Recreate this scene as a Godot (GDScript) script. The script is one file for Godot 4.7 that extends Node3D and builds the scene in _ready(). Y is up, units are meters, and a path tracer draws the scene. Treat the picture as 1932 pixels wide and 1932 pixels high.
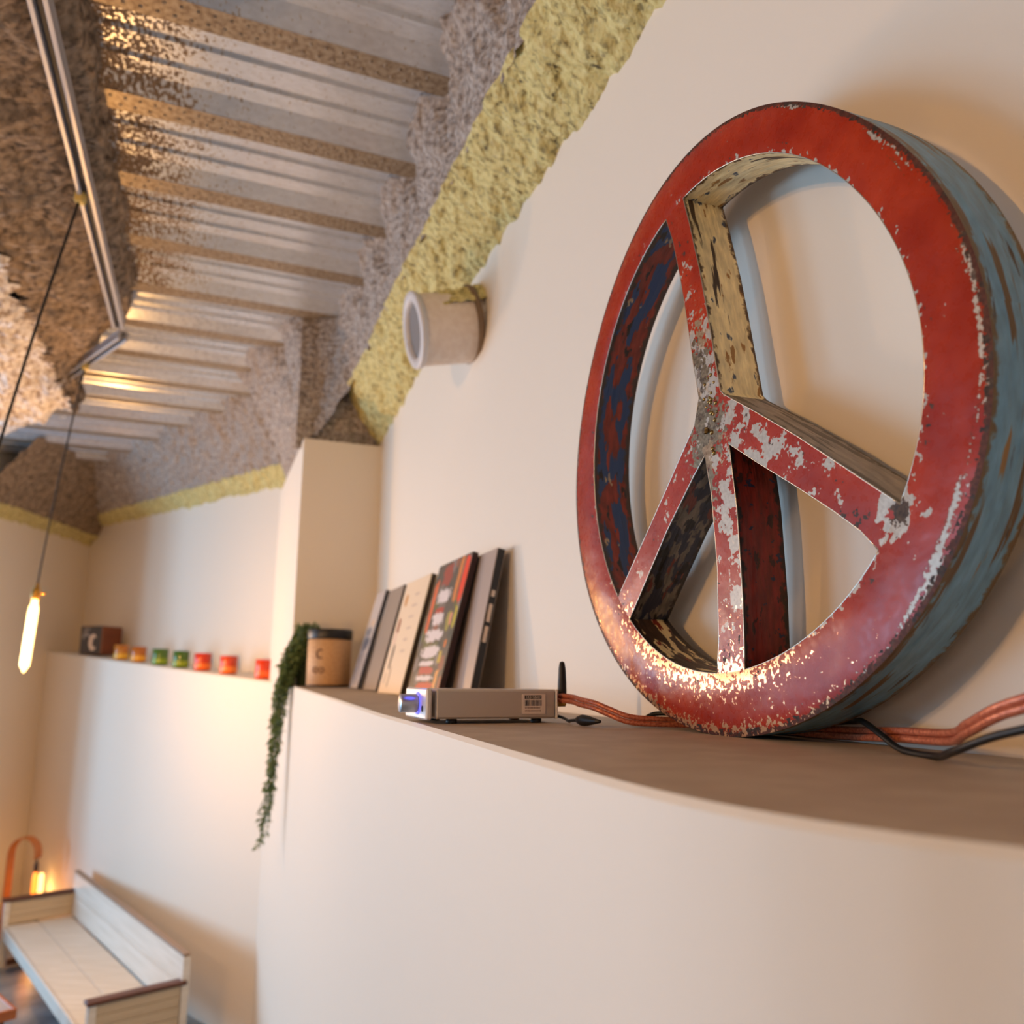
extends Node3D

# ---------------------------------------------------------------- frames
# W frame: along the right wall (s runs away from the viewer, w into the room). E frame: along the far wall.
const WU := Vector3(-0.35836795, 0, -0.93358043)
const WN := Vector3(-0.93358043, 0, 0.35836795)
const W0 := Vector3(0.25203, 0, -0.78176)
const EE := Vector3(0.73694, 0, 0.67596)
const EM := Vector3(-0.67596, 0, 0.73694)
const L0 := Vector3(-2.9, 0, -5.02)
const SHELF := 1.32

var rng := RandomNumberGenerator.new()
var names := {}
var M := {}


func W(s: float, w: float, y: float) -> Vector3:
	return W0 + WU * s + WN * w + Vector3(0, y, 0)


func E(t: float, m: float, y: float) -> Vector3:
	return L0 + EE * t + EM * m + Vector3(0, y, 0)


func shelf_y(s: float) -> float:
	return SHELF + maxf(0.0, s - 0.5) * 0.016


func ledge_y(t: float) -> float:
	return 1.509 - 0.0622 * (t - 0.11)


# ---------------------------------------------------------------- mesh builder
class MB:
	var st := SurfaceTool.new()
	var t := Transform3D()

	func _init(smooth := false) -> void:
		st.begin(Mesh.PRIMITIVE_TRIANGLES)
		st.set_smooth_group(0 if smooth else -1)

	func smooth(on: bool) -> MB:
		st.set_smooth_group(0 if on else -1)
		return self

	func v(p: Vector3, uv := Vector2.ZERO) -> void:
		st.set_uv(uv)
		st.add_vertex(t * p)

	# a, b, c counter-clockwise seen from outside
	func tri(a: Vector3, b: Vector3, c: Vector3, ua := Vector2.ZERO, ub := Vector2.ZERO, uc := Vector2.ZERO) -> void:
		v(a, ua); v(c, uc); v(b, ub)

	func quad(a: Vector3, b: Vector3, c: Vector3, d: Vector3, ua := Vector2.ZERO, ub := Vector2(1, 0), uc := Vector2(1, 1), ud := Vector2(0, 1)) -> void:
		tri(a, b, c, ua, ub, uc)
		tri(a, c, d, ua, uc, ud)

	func box(c: Vector3, s: Vector3, bev := 0.0) -> MB:
		var h := s / 2.0
		var b := minf(bev, minf(h.x, minf(h.y, h.z)) * 0.8)
		var ax := [Vector3.RIGHT, Vector3.UP, Vector3.BACK]
		for i in 3:
			for sg in [-1.0, 1.0]:
				var n: Vector3 = ax[i] * sg
				var p: Vector3 = ax[(i + 1) % 3]
				var q: Vector3 = ax[(i + 2) % 3] * sg
				var hn: float = h[i]
				var hp: float = h[(i + 1) % 3] - b
				var hq: float = h[(i + 2) % 3] - b
				quad(c + n * hn - p * hp - q * hq, c + n * hn + p * hp - q * hq, c + n * hn + p * hp + q * hq, c + n * hn - p * hp + q * hq)
				if b > 0.0:
					# edge between +i face and +-(i+1) face
					for s2 in [-1.0, 1.0]:
						var m: Vector3 = p * s2
						var r: Vector3 = ax[(i + 2) % 3] * (sg * s2)
						var a1: Vector3 = c + n * hn + m * hp
						var a2: Vector3 = c + n * (hn - b) + m * (hp + b)
						var e: float = hq
						quad(a1 - r * e, a2 - r * e, a2 + r * e, a1 + r * e)
		if b > 0.0:
			for sx in [-1.0, 1.0]:
				for sy in [-1.0, 1.0]:
					for sz in [-1.0, 1.0]:
						var k := Vector3(sx, sy, sz)
						var a := c + k * (h - Vector3(0, b, b))
						var d := c + k * (h - Vector3(b, 0, b))
						var e2 := c + k * (h - Vector3(b, b, 0))
						if sx * sy * sz > 0.0:
							tri(a, d, e2)
						else:
							tri(a, e2, d)
		return self

	func ring(path: PackedVector3Array, i: int, r: float, n: int, ref: Vector3) -> PackedVector3Array:
		var a := path[maxi(i - 1, 0)]
		var b := path[mini(i + 1, path.size() - 1)]
		var d := (b - a).normalized()
		var x := ref - d * ref.dot(d)
		if x.length() < 0.01:
			x = Vector3(0.3, 0.2, 0.9) - d * Vector3(0.3, 0.2, 0.9).dot(d)
		x = x.normalized()
		var y := d.cross(x)
		var o := PackedVector3Array()
		for k in n + 1:
			var th := TAU * k / n
			o.append(path[i] + (x * cos(th) + y * sin(th)) * r)
		return o

	func tube(path: PackedVector3Array, r: float, n := 8, radii := PackedFloat32Array(), ref := Vector3(0.13, 0.97, 0.21)) -> MB:
		var prev := PackedVector3Array()
		var len := 0.0
		var plen := 0.0
		for i in path.size():
			var rr := radii[i] if radii.size() > i else r
			var cur := ring(path, i, rr, n, ref)
			if i > 0:
				len += path[i].distance_to(path[i - 1])
				for k in n:
					var u0 := float(k) / n
					var u1 := float(k + 1) / n
					quad(prev[k], prev[k + 1], cur[k + 1], cur[k], Vector2(u0, plen), Vector2(u1, plen), Vector2(u1, len), Vector2(u0, len))
			plen = len
			prev = cur
			if i == 0 or i == path.size() - 1:
				for k in n:
					if i == 0:
						tri(path[i], cur[k + 1], cur[k])
					else:
						tri(path[i], cur[k], cur[k + 1])
		return self

	# profile: (radius, height) from bottom to top, outside seen on the right
	func lathe(prof: PackedVector2Array, n := 32, c := Vector3.ZERO, arc := TAU, from := 0.0) -> MB:
		for k in n:
			var a0 := from + arc * k / n
			var a1 := from + arc * (k + 1) / n
			var d0 := Vector3(cos(a0), 0, -sin(a0))
			var d1 := Vector3(cos(a1), 0, -sin(a1))
			for i in prof.size() - 1:
				var p := prof[i]
				var q := prof[i + 1]
				var A := c + d0 * p.x + Vector3.UP * p.y
				var B := c + d1 * p.x + Vector3.UP * p.y
				var C := c + d1 * q.x + Vector3.UP * q.y
				var D := c + d0 * q.x + Vector3.UP * q.y
				var u0 := float(k) / n
				var u1 := float(k + 1) / n
				var v0 := float(i) / (prof.size() - 1)
				var v1 := float(i + 1) / (prof.size() - 1)
				if p.x > 1e-6:
					tri(A, B, C, Vector2(u0, v0), Vector2(u1, v0), Vector2(u1, v1))
				if q.x > 1e-6:
					tri(A, C, D, Vector2(u0, v0), Vector2(u1, v1), Vector2(u0, v1))
		return self

	# polygon in x, y, thickness along z from z0 (back) to z1 (front)
	func prism(poly: PackedVector2Array, z0: float, z1: float, sides := true) -> MB:
		if Geometry2D.is_polygon_clockwise(poly):
			poly.reverse()
		var idx := Geometry2D.triangulate_polygon(poly)
		for i in range(0, idx.size(), 3):
			var a := poly[idx[i]]
			var b := poly[idx[i + 1]]
			var c := poly[idx[i + 2]]
			if (b - a).cross(c - a) < 0.0:
				var sw := b
				b = c
				c = sw
			tri(Vector3(a.x, a.y, z1), Vector3(b.x, b.y, z1), Vector3(c.x, c.y, z1), a, b, c)
			tri(Vector3(a.x, a.y, z0), Vector3(c.x, c.y, z0), Vector3(b.x, b.y, z0), a, c, b)
		if sides:
			for i in poly.size():
				var a := poly[i]
				var b := poly[(i + 1) % poly.size()]
				quad(Vector3(a.x, a.y, z0), Vector3(b.x, b.y, z0), Vector3(b.x, b.y, z1), Vector3(a.x, a.y, z1))
		return self

	# a sheet of nx by ny cells; f(u, v) gives a point; its outside is the side from which u runs right and v runs up
	func grid(nx: int, ny: int, f: Callable) -> MB:
		var pts := []
		for j in ny + 1:
			var row := PackedVector3Array()
			for i in nx + 1:
				row.append(f.call(float(i) / nx, float(j) / ny))
			pts.append(row)
		for j in ny:
			for i in nx:
				var u0 := float(i) / nx
				var u1 := float(i + 1) / nx
				var v0 := float(j) / ny
				var v1 := float(j + 1) / ny
				quad(pts[j][i], pts[j][i + 1], pts[j + 1][i + 1], pts[j + 1][i], Vector2(u0, v0), Vector2(u1, v0), Vector2(u1, v1), Vector2(u0, v1))
		return self

	func mesh() -> ArrayMesh:
		st.generate_normals()
		return st.commit()


# ---------------------------------------------------------------- nodes
func numbered(called: String) -> String:
	var n: int = names.get(called, 0)
	names[called] = n + 1
	return called if n == 0 else "%s_%03d" % [called, n]


func obj(called: String, mb, m: Material, parent: Node = null) -> MeshInstance3D:
	var o := MeshInstance3D.new()
	o.mesh = mb.mesh() if mb is MB else mb
	o.material_override = m
	if parent == null:
		o.name = numbered(called)
		add_child(o)
	else:
		var base := called
		var k := 1
		while parent.has_node(NodePath(called)):
			called = "%s_%03d" % [base, k]
			k += 1
		o.name = called
		parent.add_child(o, true)
	return o


func tag(o: Node, label: String, category: String, group := "") -> Node:
	o.set_meta("label", label)
	o.set_meta("category", category)
	if group:
		o.set_meta("group", group)
	return o


func thing(called: String, label: String, category: String, x: Transform3D, group := "") -> Node3D:
	var o := Node3D.new()
	o.name = numbered(called)
	add_child(o)
	o.transform = x
	tag(o, label, category, group)
	return o


func struct(called: String, mb, m: Material, label := "") -> MeshInstance3D:
	var o := obj(called, mb, m)
	o.set_meta("kind", "structure")
	if label:
		o.set_meta("label", label)
	return o


func stuff(o: Node) -> Node:
	o.set_meta("kind", "stuff")
	return o


# ---------------------------------------------------------------- materials
func mat(c: Color, rough := 0.6, metal := 0.0) -> StandardMaterial3D:
	var m := StandardMaterial3D.new()
	m.albedo_color = c
	m.roughness = rough
	m.metallic = metal
	return m


func noise(freq: float, sd: int, oct := 4, kind := FastNoiseLite.TYPE_SIMPLEX_SMOOTH) -> FastNoiseLite:
	var n := FastNoiseLite.new()
	n.noise_type = kind
	n.frequency = freq
	n.seed = sd
	n.fractal_octaves = oct
	return n


func ntex(n: FastNoiseLite, cols: Array, stops: Array, size := 512) -> ImageTexture:
	var im := n.get_seamless_image(size, size)
	var d := im.get_data()
	var lut := PackedByteArray()
	var g := Gradient.new()
	g.offsets = PackedFloat32Array(stops)
	g.colors = PackedColorArray(cols)
	for i in 256:
		var c := g.sample(i / 255.0)
		lut.append_array([int(c.r * 255), int(c.g * 255), int(c.b * 255)])
	var o := PackedByteArray()
	o.resize(size * size * 3)
	for i in size * size:
		var k: int = d[i] * 3
		o[i * 3] = lut[k]
		o[i * 3 + 1] = lut[k + 1]
		o[i * 3 + 2] = lut[k + 2]
	return ImageTexture.create_from_image(Image.create_from_data(size, size, false, Image.FORMAT_RGB8, o))


func tri_mat(tex: Texture2D, scale: float, rough := 0.7, metal := 0.0, bump: Texture2D = null, bump_cm := 0.2) -> StandardMaterial3D:
	var m := mat(Color.WHITE, rough, metal)
	m.albedo_texture = tex
	m.uv1_triplanar = true
	m.uv1_world_triplanar = true
	m.uv1_scale = Vector3.ONE * scale
	if bump:
		m.heightmap_enabled = true
		m.heightmap_texture = bump
		m.heightmap_scale = bump_cm
	return m


func c8(r: int, g: int, b: int) -> Color:
	return Color8(r, g, b)


func make_materials() -> void:
	var plaster := ntex(noise(0.012, 3, 5), [Color(0.35, 0.35, 0.35), Color(0.65, 0.65, 0.65)], [0.2, 0.8])
	var wp := mat(c8(226, 218, 206), 0.62)
	wp.heightmap_enabled = true
	wp.heightmap_texture = plaster
	wp.heightmap_scale = 0.05
	wp.uv1_triplanar = true
	wp.uv1_world_triplanar = true
	wp.uv1_scale = Vector3.ONE * 1.3
	M.wall = wp
	M.shelf = tri_mat(ntex(noise(0.03, 8, 4), [c8(176, 160, 144), c8(186, 171, 155)], [0.3, 0.7]), 1.0, 0.6)
	var pits := noise(0.035, 21, 3, FastNoiseLite.TYPE_CELLULAR)
	pits.cellular_return_type = FastNoiseLite.RETURN_DISTANCE
	var lumps := ntex(noise(0.03, 12, 5), [Color.BLACK, Color.WHITE], [0.2, 0.8])
	var ysp := noise(0.045, 31, 4)
	M.foam_yellow = tri_mat(ntex(ysp, [c8(70, 60, 40), c8(188, 174, 112), c8(212, 201, 138), c8(222, 214, 166)], [0.20, 0.30, 0.55, 0.95]), 2.2, 0.85, 0.0, lumps, 0.7)
	M.foam_grey = tri_mat(ntex(noise(0.05, 41, 4), [c8(84, 74, 68), c8(146, 134, 126), c8(176, 166, 158), c8(204, 196, 190)], [0.2, 0.38, 0.6, 0.95]), 2.4, 0.9, 0.0, lumps, 0.8)
	M.foam_brown = tri_mat(ntex(noise(0.04, 51, 5), [c8(66, 56, 48), c8(128, 110, 92), c8(160, 140, 120), c8(190, 172, 152)], [0.2, 0.4, 0.62, 0.95]), 1.8, 0.92, 0.0, lumps, 0.9)
	M.foam_white = tri_mat(ntex(noise(0.04, 61, 5), [c8(120, 98, 80), c8(190, 174, 160), c8(226, 222, 220), c8(236, 234, 234)], [0.24, 0.40, 0.52, 0.8]), 1.8, 0.9, 0.0, lumps, 0.9)
	M.deck = tri_mat(ntex(noise(0.09, 71, 4), [c8(140, 138, 138), c8(196, 202, 212), c8(212, 217, 228)], [0.16, 0.32, 0.7]), 1.1, 0.24, 0.5)
	M.deck_sprayed = sprayed_deck()
	M.deck_rib = tri_mat(ntex(noise(0.07, 81, 4), [c8(116, 98, 80), c8(148, 132, 112), c8(168, 154, 134)], [0.2, 0.45, 0.8]), 1.6, 0.40, 0.25)
	M.slab = mat(c8(120, 112, 104), 0.9)
	M.floor = tri_mat(ntex(noise(0.012, 91, 5), [c8(104, 118, 130), c8(136, 148, 158), c8(162, 170, 176)], [0.2, 0.5, 0.85]), 0.7, 0.22)
	M.channel = mat(c8(178, 178, 184), 0.4, 0.3)
	M.cord = mat(c8(26, 22, 20), 0.7)
	M.brass = mat(c8(172, 128, 56), 0.35, 0.9)
	M.black = mat(c8(18, 17, 17), 0.45)
	M.chalk = mat(c8(225, 205, 190), 0.7)
	M.wood = tri_mat(grain(c8(120, 72, 40), c8(86, 48, 26), 5), 2.0, 0.5)
	M.bench = tri_mat(grain(c8(228, 224, 216), c8(208, 202, 190), 6), 1.6, 0.5)
	M.bench_tan = tri_mat(grain(c8(206, 190, 162), c8(184, 166, 138), 7), 1.6, 0.55)
	M.cap = tri_mat(grain(c8(104, 62, 44), c8(72, 42, 30), 8), 2.0, 0.45)
	M.bevel = mat(c8(196, 188, 176), 0.3, 0.95)


# galvanised sheet whose end by the beam (u near 0.9) caught the brown overspray
func sprayed_deck() -> ORMMaterial3D:
	var w := 768
	var h := 384
	var n1 := noise(0.11, 72, 3)
	var n2 := noise(0.012, 73, 3)
	var im := Image.create(w, h, false, Image.FORMAT_RGB8)
	var om := Image.create(w, h, false, Image.FORMAT_RGB8)
	for y in h:
		for x in w:
			var u := (x + 0.5) / w
			var dens := smoothstep(0.44, 0.96, u + 0.12 * n2.get_noise_2d(x, y * 1.5))
			var k := n1.get_noise_2d(x, y) * 0.5 + 0.5
			var spot := smoothstep(0.84, 0.62, k + dens * 0.62 - 0.10)
			var clean := Color(0.80, 0.83, 0.875) * (1.0 + 0.06 * n2.get_noise_2d(x * 3.0, y * 9.0))
			var mud := Color(0.50, 0.42, 0.34) * (1.0 + 0.4 * n1.get_noise_2d(y * 2.0, x * 2.0))
			im.set_pixel(x, y, mud.lerp(clean, spot))
			om.set_pixel(x, y, Color(1.0, lerpf(0.85, 0.28, spot), 0.45 * spot))
	var m := ORMMaterial3D.new()
	m.albedo_texture = ImageTexture.create_from_image(im)
	m.orm_texture = ImageTexture.create_from_image(om)
	return m


func grain(a: Color, b: Color, sd: int) -> ImageTexture:
	var n := noise(0.02, sd, 4)
	var im := Image.create(256, 256, false, Image.FORMAT_RGB8)
	for y in 256:
		for x in 256:
			var k := n.get_noise_2d(x * 0.35, y * 5.0) * 0.5 + 0.5
			im.set_pixel(x, y, a.lerp(b, clampf(k * 1.6 - 0.3, 0, 1)))
	return ImageTexture.create_from_image(im)


# ---------------------------------------------------------------- the worn metal of the sign
const RO := [0.3008, 0.0008, -0.0001, 0.0003, 0.0014, -0.0022, -0.007, 0.0022, -0.0001]
const RI := [0.2505, 0.0, 0.0099, 0.0, 0.0023, -0.0028, -0.004, 0.001, 0.0007]


func fourier(c: Array, th: float) -> float:
	# th is measured with u to the viewer's left
	var r: float = c[0]
	for k in 4:
		r += c[1 + 2 * k] * cos((k + 1) * th) + c[2 + 2 * k] * sin((k + 1) * th)
	return r


func r_out(a: float) -> float:
	return fourier(RO, PI - a)


func r_in(a: float) -> float:
	return fourier(RI, PI - a)


func nb(n: FastNoiseLite, w: int, h: int) -> PackedByteArray:
	return n.get_seamless_image(w, h).get_data()


func sign_paint() -> ORMMaterial3D:
	var S := 1400
	var half := 0.33
	var n1 := nb(noise(0.006, 101, 4), 512, 512)
	var n2 := nb(noise(0.03, 102, 5), 512, 512)
	var n3 := nb(noise(0.09, 103, 4), 512, 512)
	var n4 := nb(noise(0.016, 104, 4), 512, 512)
	var n5 := nb(noise(0.016, 105, 5), 512, 512)
	var col := PackedByteArray()
	var orm := PackedByteArray()
	col.resize(S * S * 3)
	orm.resize(S * S * 3)
	col.fill(120)
	orm.fill(128)
	var px := 2.0 * half / S
	for j in S:
		var Y := half - (j + 0.5) * px
		for i in S:
			var X := -half + (i + 0.5) * px
			var r := sqrt(X * X + Y * Y)
			if r > 0.325:
				continue
			var a1: int = n1[(j % 512) * 512 + i % 512]
			var a2: int = n2[((j * 7 / 5) % 512) * 512 + (i * 7 / 5) % 512]
			var a3: int = n3[(j % 512) * 512 + (i + 77) % 512]
			var b1 := a1 / 255.0
			var b2 := a2 / 255.0
			var b3 := a3 / 255.0
			var b5 := n5[(j % 512) * 512 + (i + 200) % 512] / 255.0
			var cr := 156.0 + 34.0 * (b1 - 0.5)
			var cg := 45.0 + 24.0 * (b1 - 0.5)
			var cb := 22.0 + 14.0 * (b1 - 0.5)
			var ro := 0.29 + 0.14 * (b2 - 0.5)
			var me := 0.0
			var grey := 0.0   # bare primer and metal
			var dark := 0.0   # rust and grime
			var bronze := 0.0
			if r > 0.20:
				var th := atan2(Y, X)
				var rin := r_in(th)
				var q := (r - rin) / (r_out(th) - rin)
				var ti := int(th * 150.0 + 2048) % 512
				var t4: int = n4[(int(r * 3600.0) % 512) * 512 + ti]
				var b4 := t4 / 255.0
				# worn streaks that follow the rim
				var side := 0.25 + 0.75 * smoothstep(-2.3, -1.1, th) * (1.0 - smoothstep(0.5, 1.5, th))
				var band := exp(-pow((q - 0.83) / 0.10, 2)) * side + 0.5 * exp(-pow((q - 0.93) / 0.05, 2))
				if b4 * 0.75 + b3 * 0.3 + band * 0.36 > 0.98:
					grey = 1.0
				elif b4 * 0.7 + b3 * 0.3 + band * 0.3 > 0.86:
					cr *= 0.8; cg *= 1.15; cb *= 1.3
				# chips on the inner edge
				var inn := exp(-pow(q / 0.10, 2)) * (0.55 + 0.45 * smoothstep(-1.9, -1.0, th) * (1.0 - smoothstep(1.0, 2.0, th)))
				if b2 + inn * 0.30 > 0.93:
					grey = 1.0
				if b2 * 0.6 + b1 * 0.4 + inn * 0.14 < 0.28 and q < 0.2:
					dark = 1.0
				# edge grime
				if q > 0.945 - 0.14 * (b2 - 0.38):
					dark = maxf(dark, 0.75)
				if q > 0.88 and b2 < 0.35:
					dark = 1.0
				# rubbed foot
				var foot := 1.0 - smoothstep(0.25, 1.0, absf(th + 1.75))
				if foot > 0.0:
					var w := foot * (0.36 * exp(-pow(q / 0.42, 2)) + 0.3 * exp(-pow((q - 0.9) / 0.16, 2)))
					if b2 * 0.55 + b3 * 0.45 + w > 0.80:
						bronze = 1.0
				me = 0.0
			else:
				# hub: bare welded plate running up and down the upright
				var up := clampf(Y, -0.10, 0.12)
				var hub := maxf(0.0, 1.0 - absf(X + 0.008 - 0.02 * up) / 0.03) * (1.0 - smoothstep(0.04, 0.15, absf(Y - 0.015)))
				hub = maxf(hub, 1.0 - r / 0.05)
				if hub + (b2 - 0.5) * 0.9 + (b3 - 0.5) * 0.5 > 0.42:
					grey = 0.0
					cr = 126.0 + 60.0 * (b3 - 0.5)
					cg = 112.0 + 56.0 * (b3 - 0.5)
					cb = 92.0 + 50.0 * (b3 - 0.5)
					me = 0.55
					if b2 < 0.4:
						dark = 0.55
					bronze = 0.3 if b1 > 0.55 else 0.0
				# flaked right spoke and upright
				var fl := 0.0
				if X > 0.02 and Y < 0.02:
					fl = 0.10 + 0.14 * (1.0 - smoothstep(0.04, 0.17, X))
				elif absf(X - 0.01) < 0.05 and Y < -0.02:
					fl = 0.20 * (1.0 - smoothstep(0.06, 0.15, -Y)) + 0.02
				elif X < 0.0 and Y < 0.0:
					fl = 0.0
				elif Y > 0.03:
					fl = 0.16 * (1.0 - smoothstep(0.1, 0.2, Y)) + 0.02
				if b5 * 0.72 + b3 * 0.28 + fl > 0.72:
					grey = 1.0
				if b2 * 0.7 + b3 * 0.3 < 0.22:
					dark = 0.8
				if Y < -0.17 and b3 * 0.5 + b2 * 0.5 > 0.68:
					bronze = 1.0
			# weld scar where the right spoke meets the rim
			var sc := Vector2(X - 0.222, Y + 0.125).length()
			if sc < 0.015 + 0.036 * (b5 - 0.45):
				grey = 1.0
				if sc < 0.008 + 0.012 * (b3 - 0.4):
					dark = 0.9
			if grey > 0.0:
				var k := grey
				cr = lerpf(cr, 172.0 + 30 * (b3 - 0.5), k)
				cg = lerpf(cg, 164.0 + 30 * (b3 - 0.5), k)
				cb = lerpf(cb, 154.0 + 30 * (b3 - 0.5), k)
				ro = 0.42
				me = 0.25
			if dark > 0.0:
				cr = lerpf(cr, 52.0 + 60 * (b3 - 0.4), dark)
				cg = lerpf(cg, 40.0 + 44 * (b3 - 0.4), dark)
				cb = lerpf(cb, 34.0 + 30 * (b3 - 0.4), dark)
				ro = 0.55
			if bronze > 0.0:
				cr = lerpf(cr, 214.0 + 40 * (b3 - 0.5), bronze)
				cg = lerpf(cg, 172.0 + 40 * (b3 - 0.5), bronze)
				cb = lerpf(cb, 132.0 + 40 * (b3 - 0.5), bronze)
				ro = 0.28
				me = 0.75 * bronze
			var o := (j * S + i) * 3
			col[o] = clampi(int(cr), 0, 255)
			col[o + 1] = clampi(int(cg), 0, 255)
			col[o + 2] = clampi(int(cb), 0, 255)
			orm[o] = 255
			orm[o + 1] = clampi(int(ro * 255), 0, 255)
			orm[o + 2] = clampi(int(me * 255), 0, 255)
	var m := ORMMaterial3D.new()
	m.metallic_specular = 0.34
	m.albedo_texture = ImageTexture.create_from_image(Image.create_from_data(S, S, false, Image.FORMAT_RGB8, col))
	m.orm_texture = ImageTexture.create_from_image(Image.create_from_data(S, S, false, Image.FORMAT_RGB8, orm))
	var dents := noise(0.010, 111, 5)
	m.heightmap_enabled = true
	m.heightmap_texture = ntex(dents, [Color.BLACK, Color.WHITE], [0.0, 1.0], 700)
	m.heightmap_scale = 0.09
	return m


# A strip of old painted sheet metal. u runs along it (metres * 4), v across. marks: [colour, threshold, stretch, seed, width at the edges]
func strip_paint(base: Color, vary: float, marks: Array, rough := 0.45, edge := Color(0.2, 0.14, 0.1), edge_w := 0.08, size := Vector2i(768, 192)) -> StandardMaterial3D:
	var im := Image.create(size.x, size.y, false, Image.FORMAT_RGB8)
	var nz := []
	for k in marks:
		nz.append(noise(0.013, k[3], 5))
	var nv := noise(0.012, 7, 4)
	var ne := noise(0.03, 9, 4)
	for y in size.y:
		var v := (y + 0.5) / size.y
		for x in size.x:
			var wrap := smoothstep(size.x * 0.78, size.x, float(x))
			var c := base * (1.0 + vary * lerpf(nv.get_noise_2d(x, y * 2), nv.get_noise_2d(x - size.x, y * 2), wrap))
			for i in marks.size():
				var k = marks[i]
				var t: float = lerpf(nz[i].get_noise_2d(x / float(k[2]), y), nz[i].get_noise_2d((x - size.x) / float(k[2]), y), wrap)
				if t > k[1]:
					c = c.lerp(k[0], clampf((t - k[1]) * 14.0, 0, 1))
			var e := minf(v, 1.0 - v) + 0.10 * lerpf(ne.get_noise_2d(x, y * 0.7), ne.get_noise_2d(x - size.x, y * 0.7), wrap)
			if e < edge_w:
				c = c.lerp(edge, clampf((edge_w - e) * 16.0, 0, 0.95))
			im.set_pixel(x, y, c)
	var m := mat(Color.WHITE, rough)
	m.albedo_texture = ImageTexture.create_from_image(im)
	m.heightmap_enabled = true
	m.heightmap_texture = M.dents
	m.heightmap_scale = 0.12
	m.metallic = 0.1
	return m


func flip(pts: Array) -> PackedVector2Array:
	var o := PackedVector2Array()
	for p in pts:
		o.append(Vector2(-p[0], p[1]))
	return o


func snap_in(p: Vector2) -> Vector2:
	var a := p.angle()
	return Vector2(cos(a), sin(a)) * r_in(a)


func arc_pts(a: Vector2, b: Vector2, ccw: bool, n := 48) -> PackedVector2Array:
	var t0 := a.angle()
	var t1 := b.angle()
	if ccw:
		while t1 < t0:
			t1 += TAU
	else:
		while t1 > t0:
			t1 -= TAU
	var o := PackedVector2Array()
	for i in n + 1:
		var t := lerpf(t0, t1, float(i) / n)
		o.append(Vector2(cos(t), sin(t)) * r_in(t))
	return o


func resample(p: PackedVector2Array, step := 0.01) -> PackedVector2Array:
	var o := PackedVector2Array()
	for i in p.size() - 1:
		var n := maxi(1, int(round(p[i].distance_to(p[i + 1]) / step)))
		for k in n:
			o.append(p[i].lerp(p[i + 1], float(k) / n))
	o.append(p[p.size() - 1])
	return o


func sag(q: float) -> float:
	# the plate is rolled slightly round across its width (q = 0 inner edge, 1 outer edge)
	return -0.0016 * pow(absf(2.0 * q - 1.0), 3.0)


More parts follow.
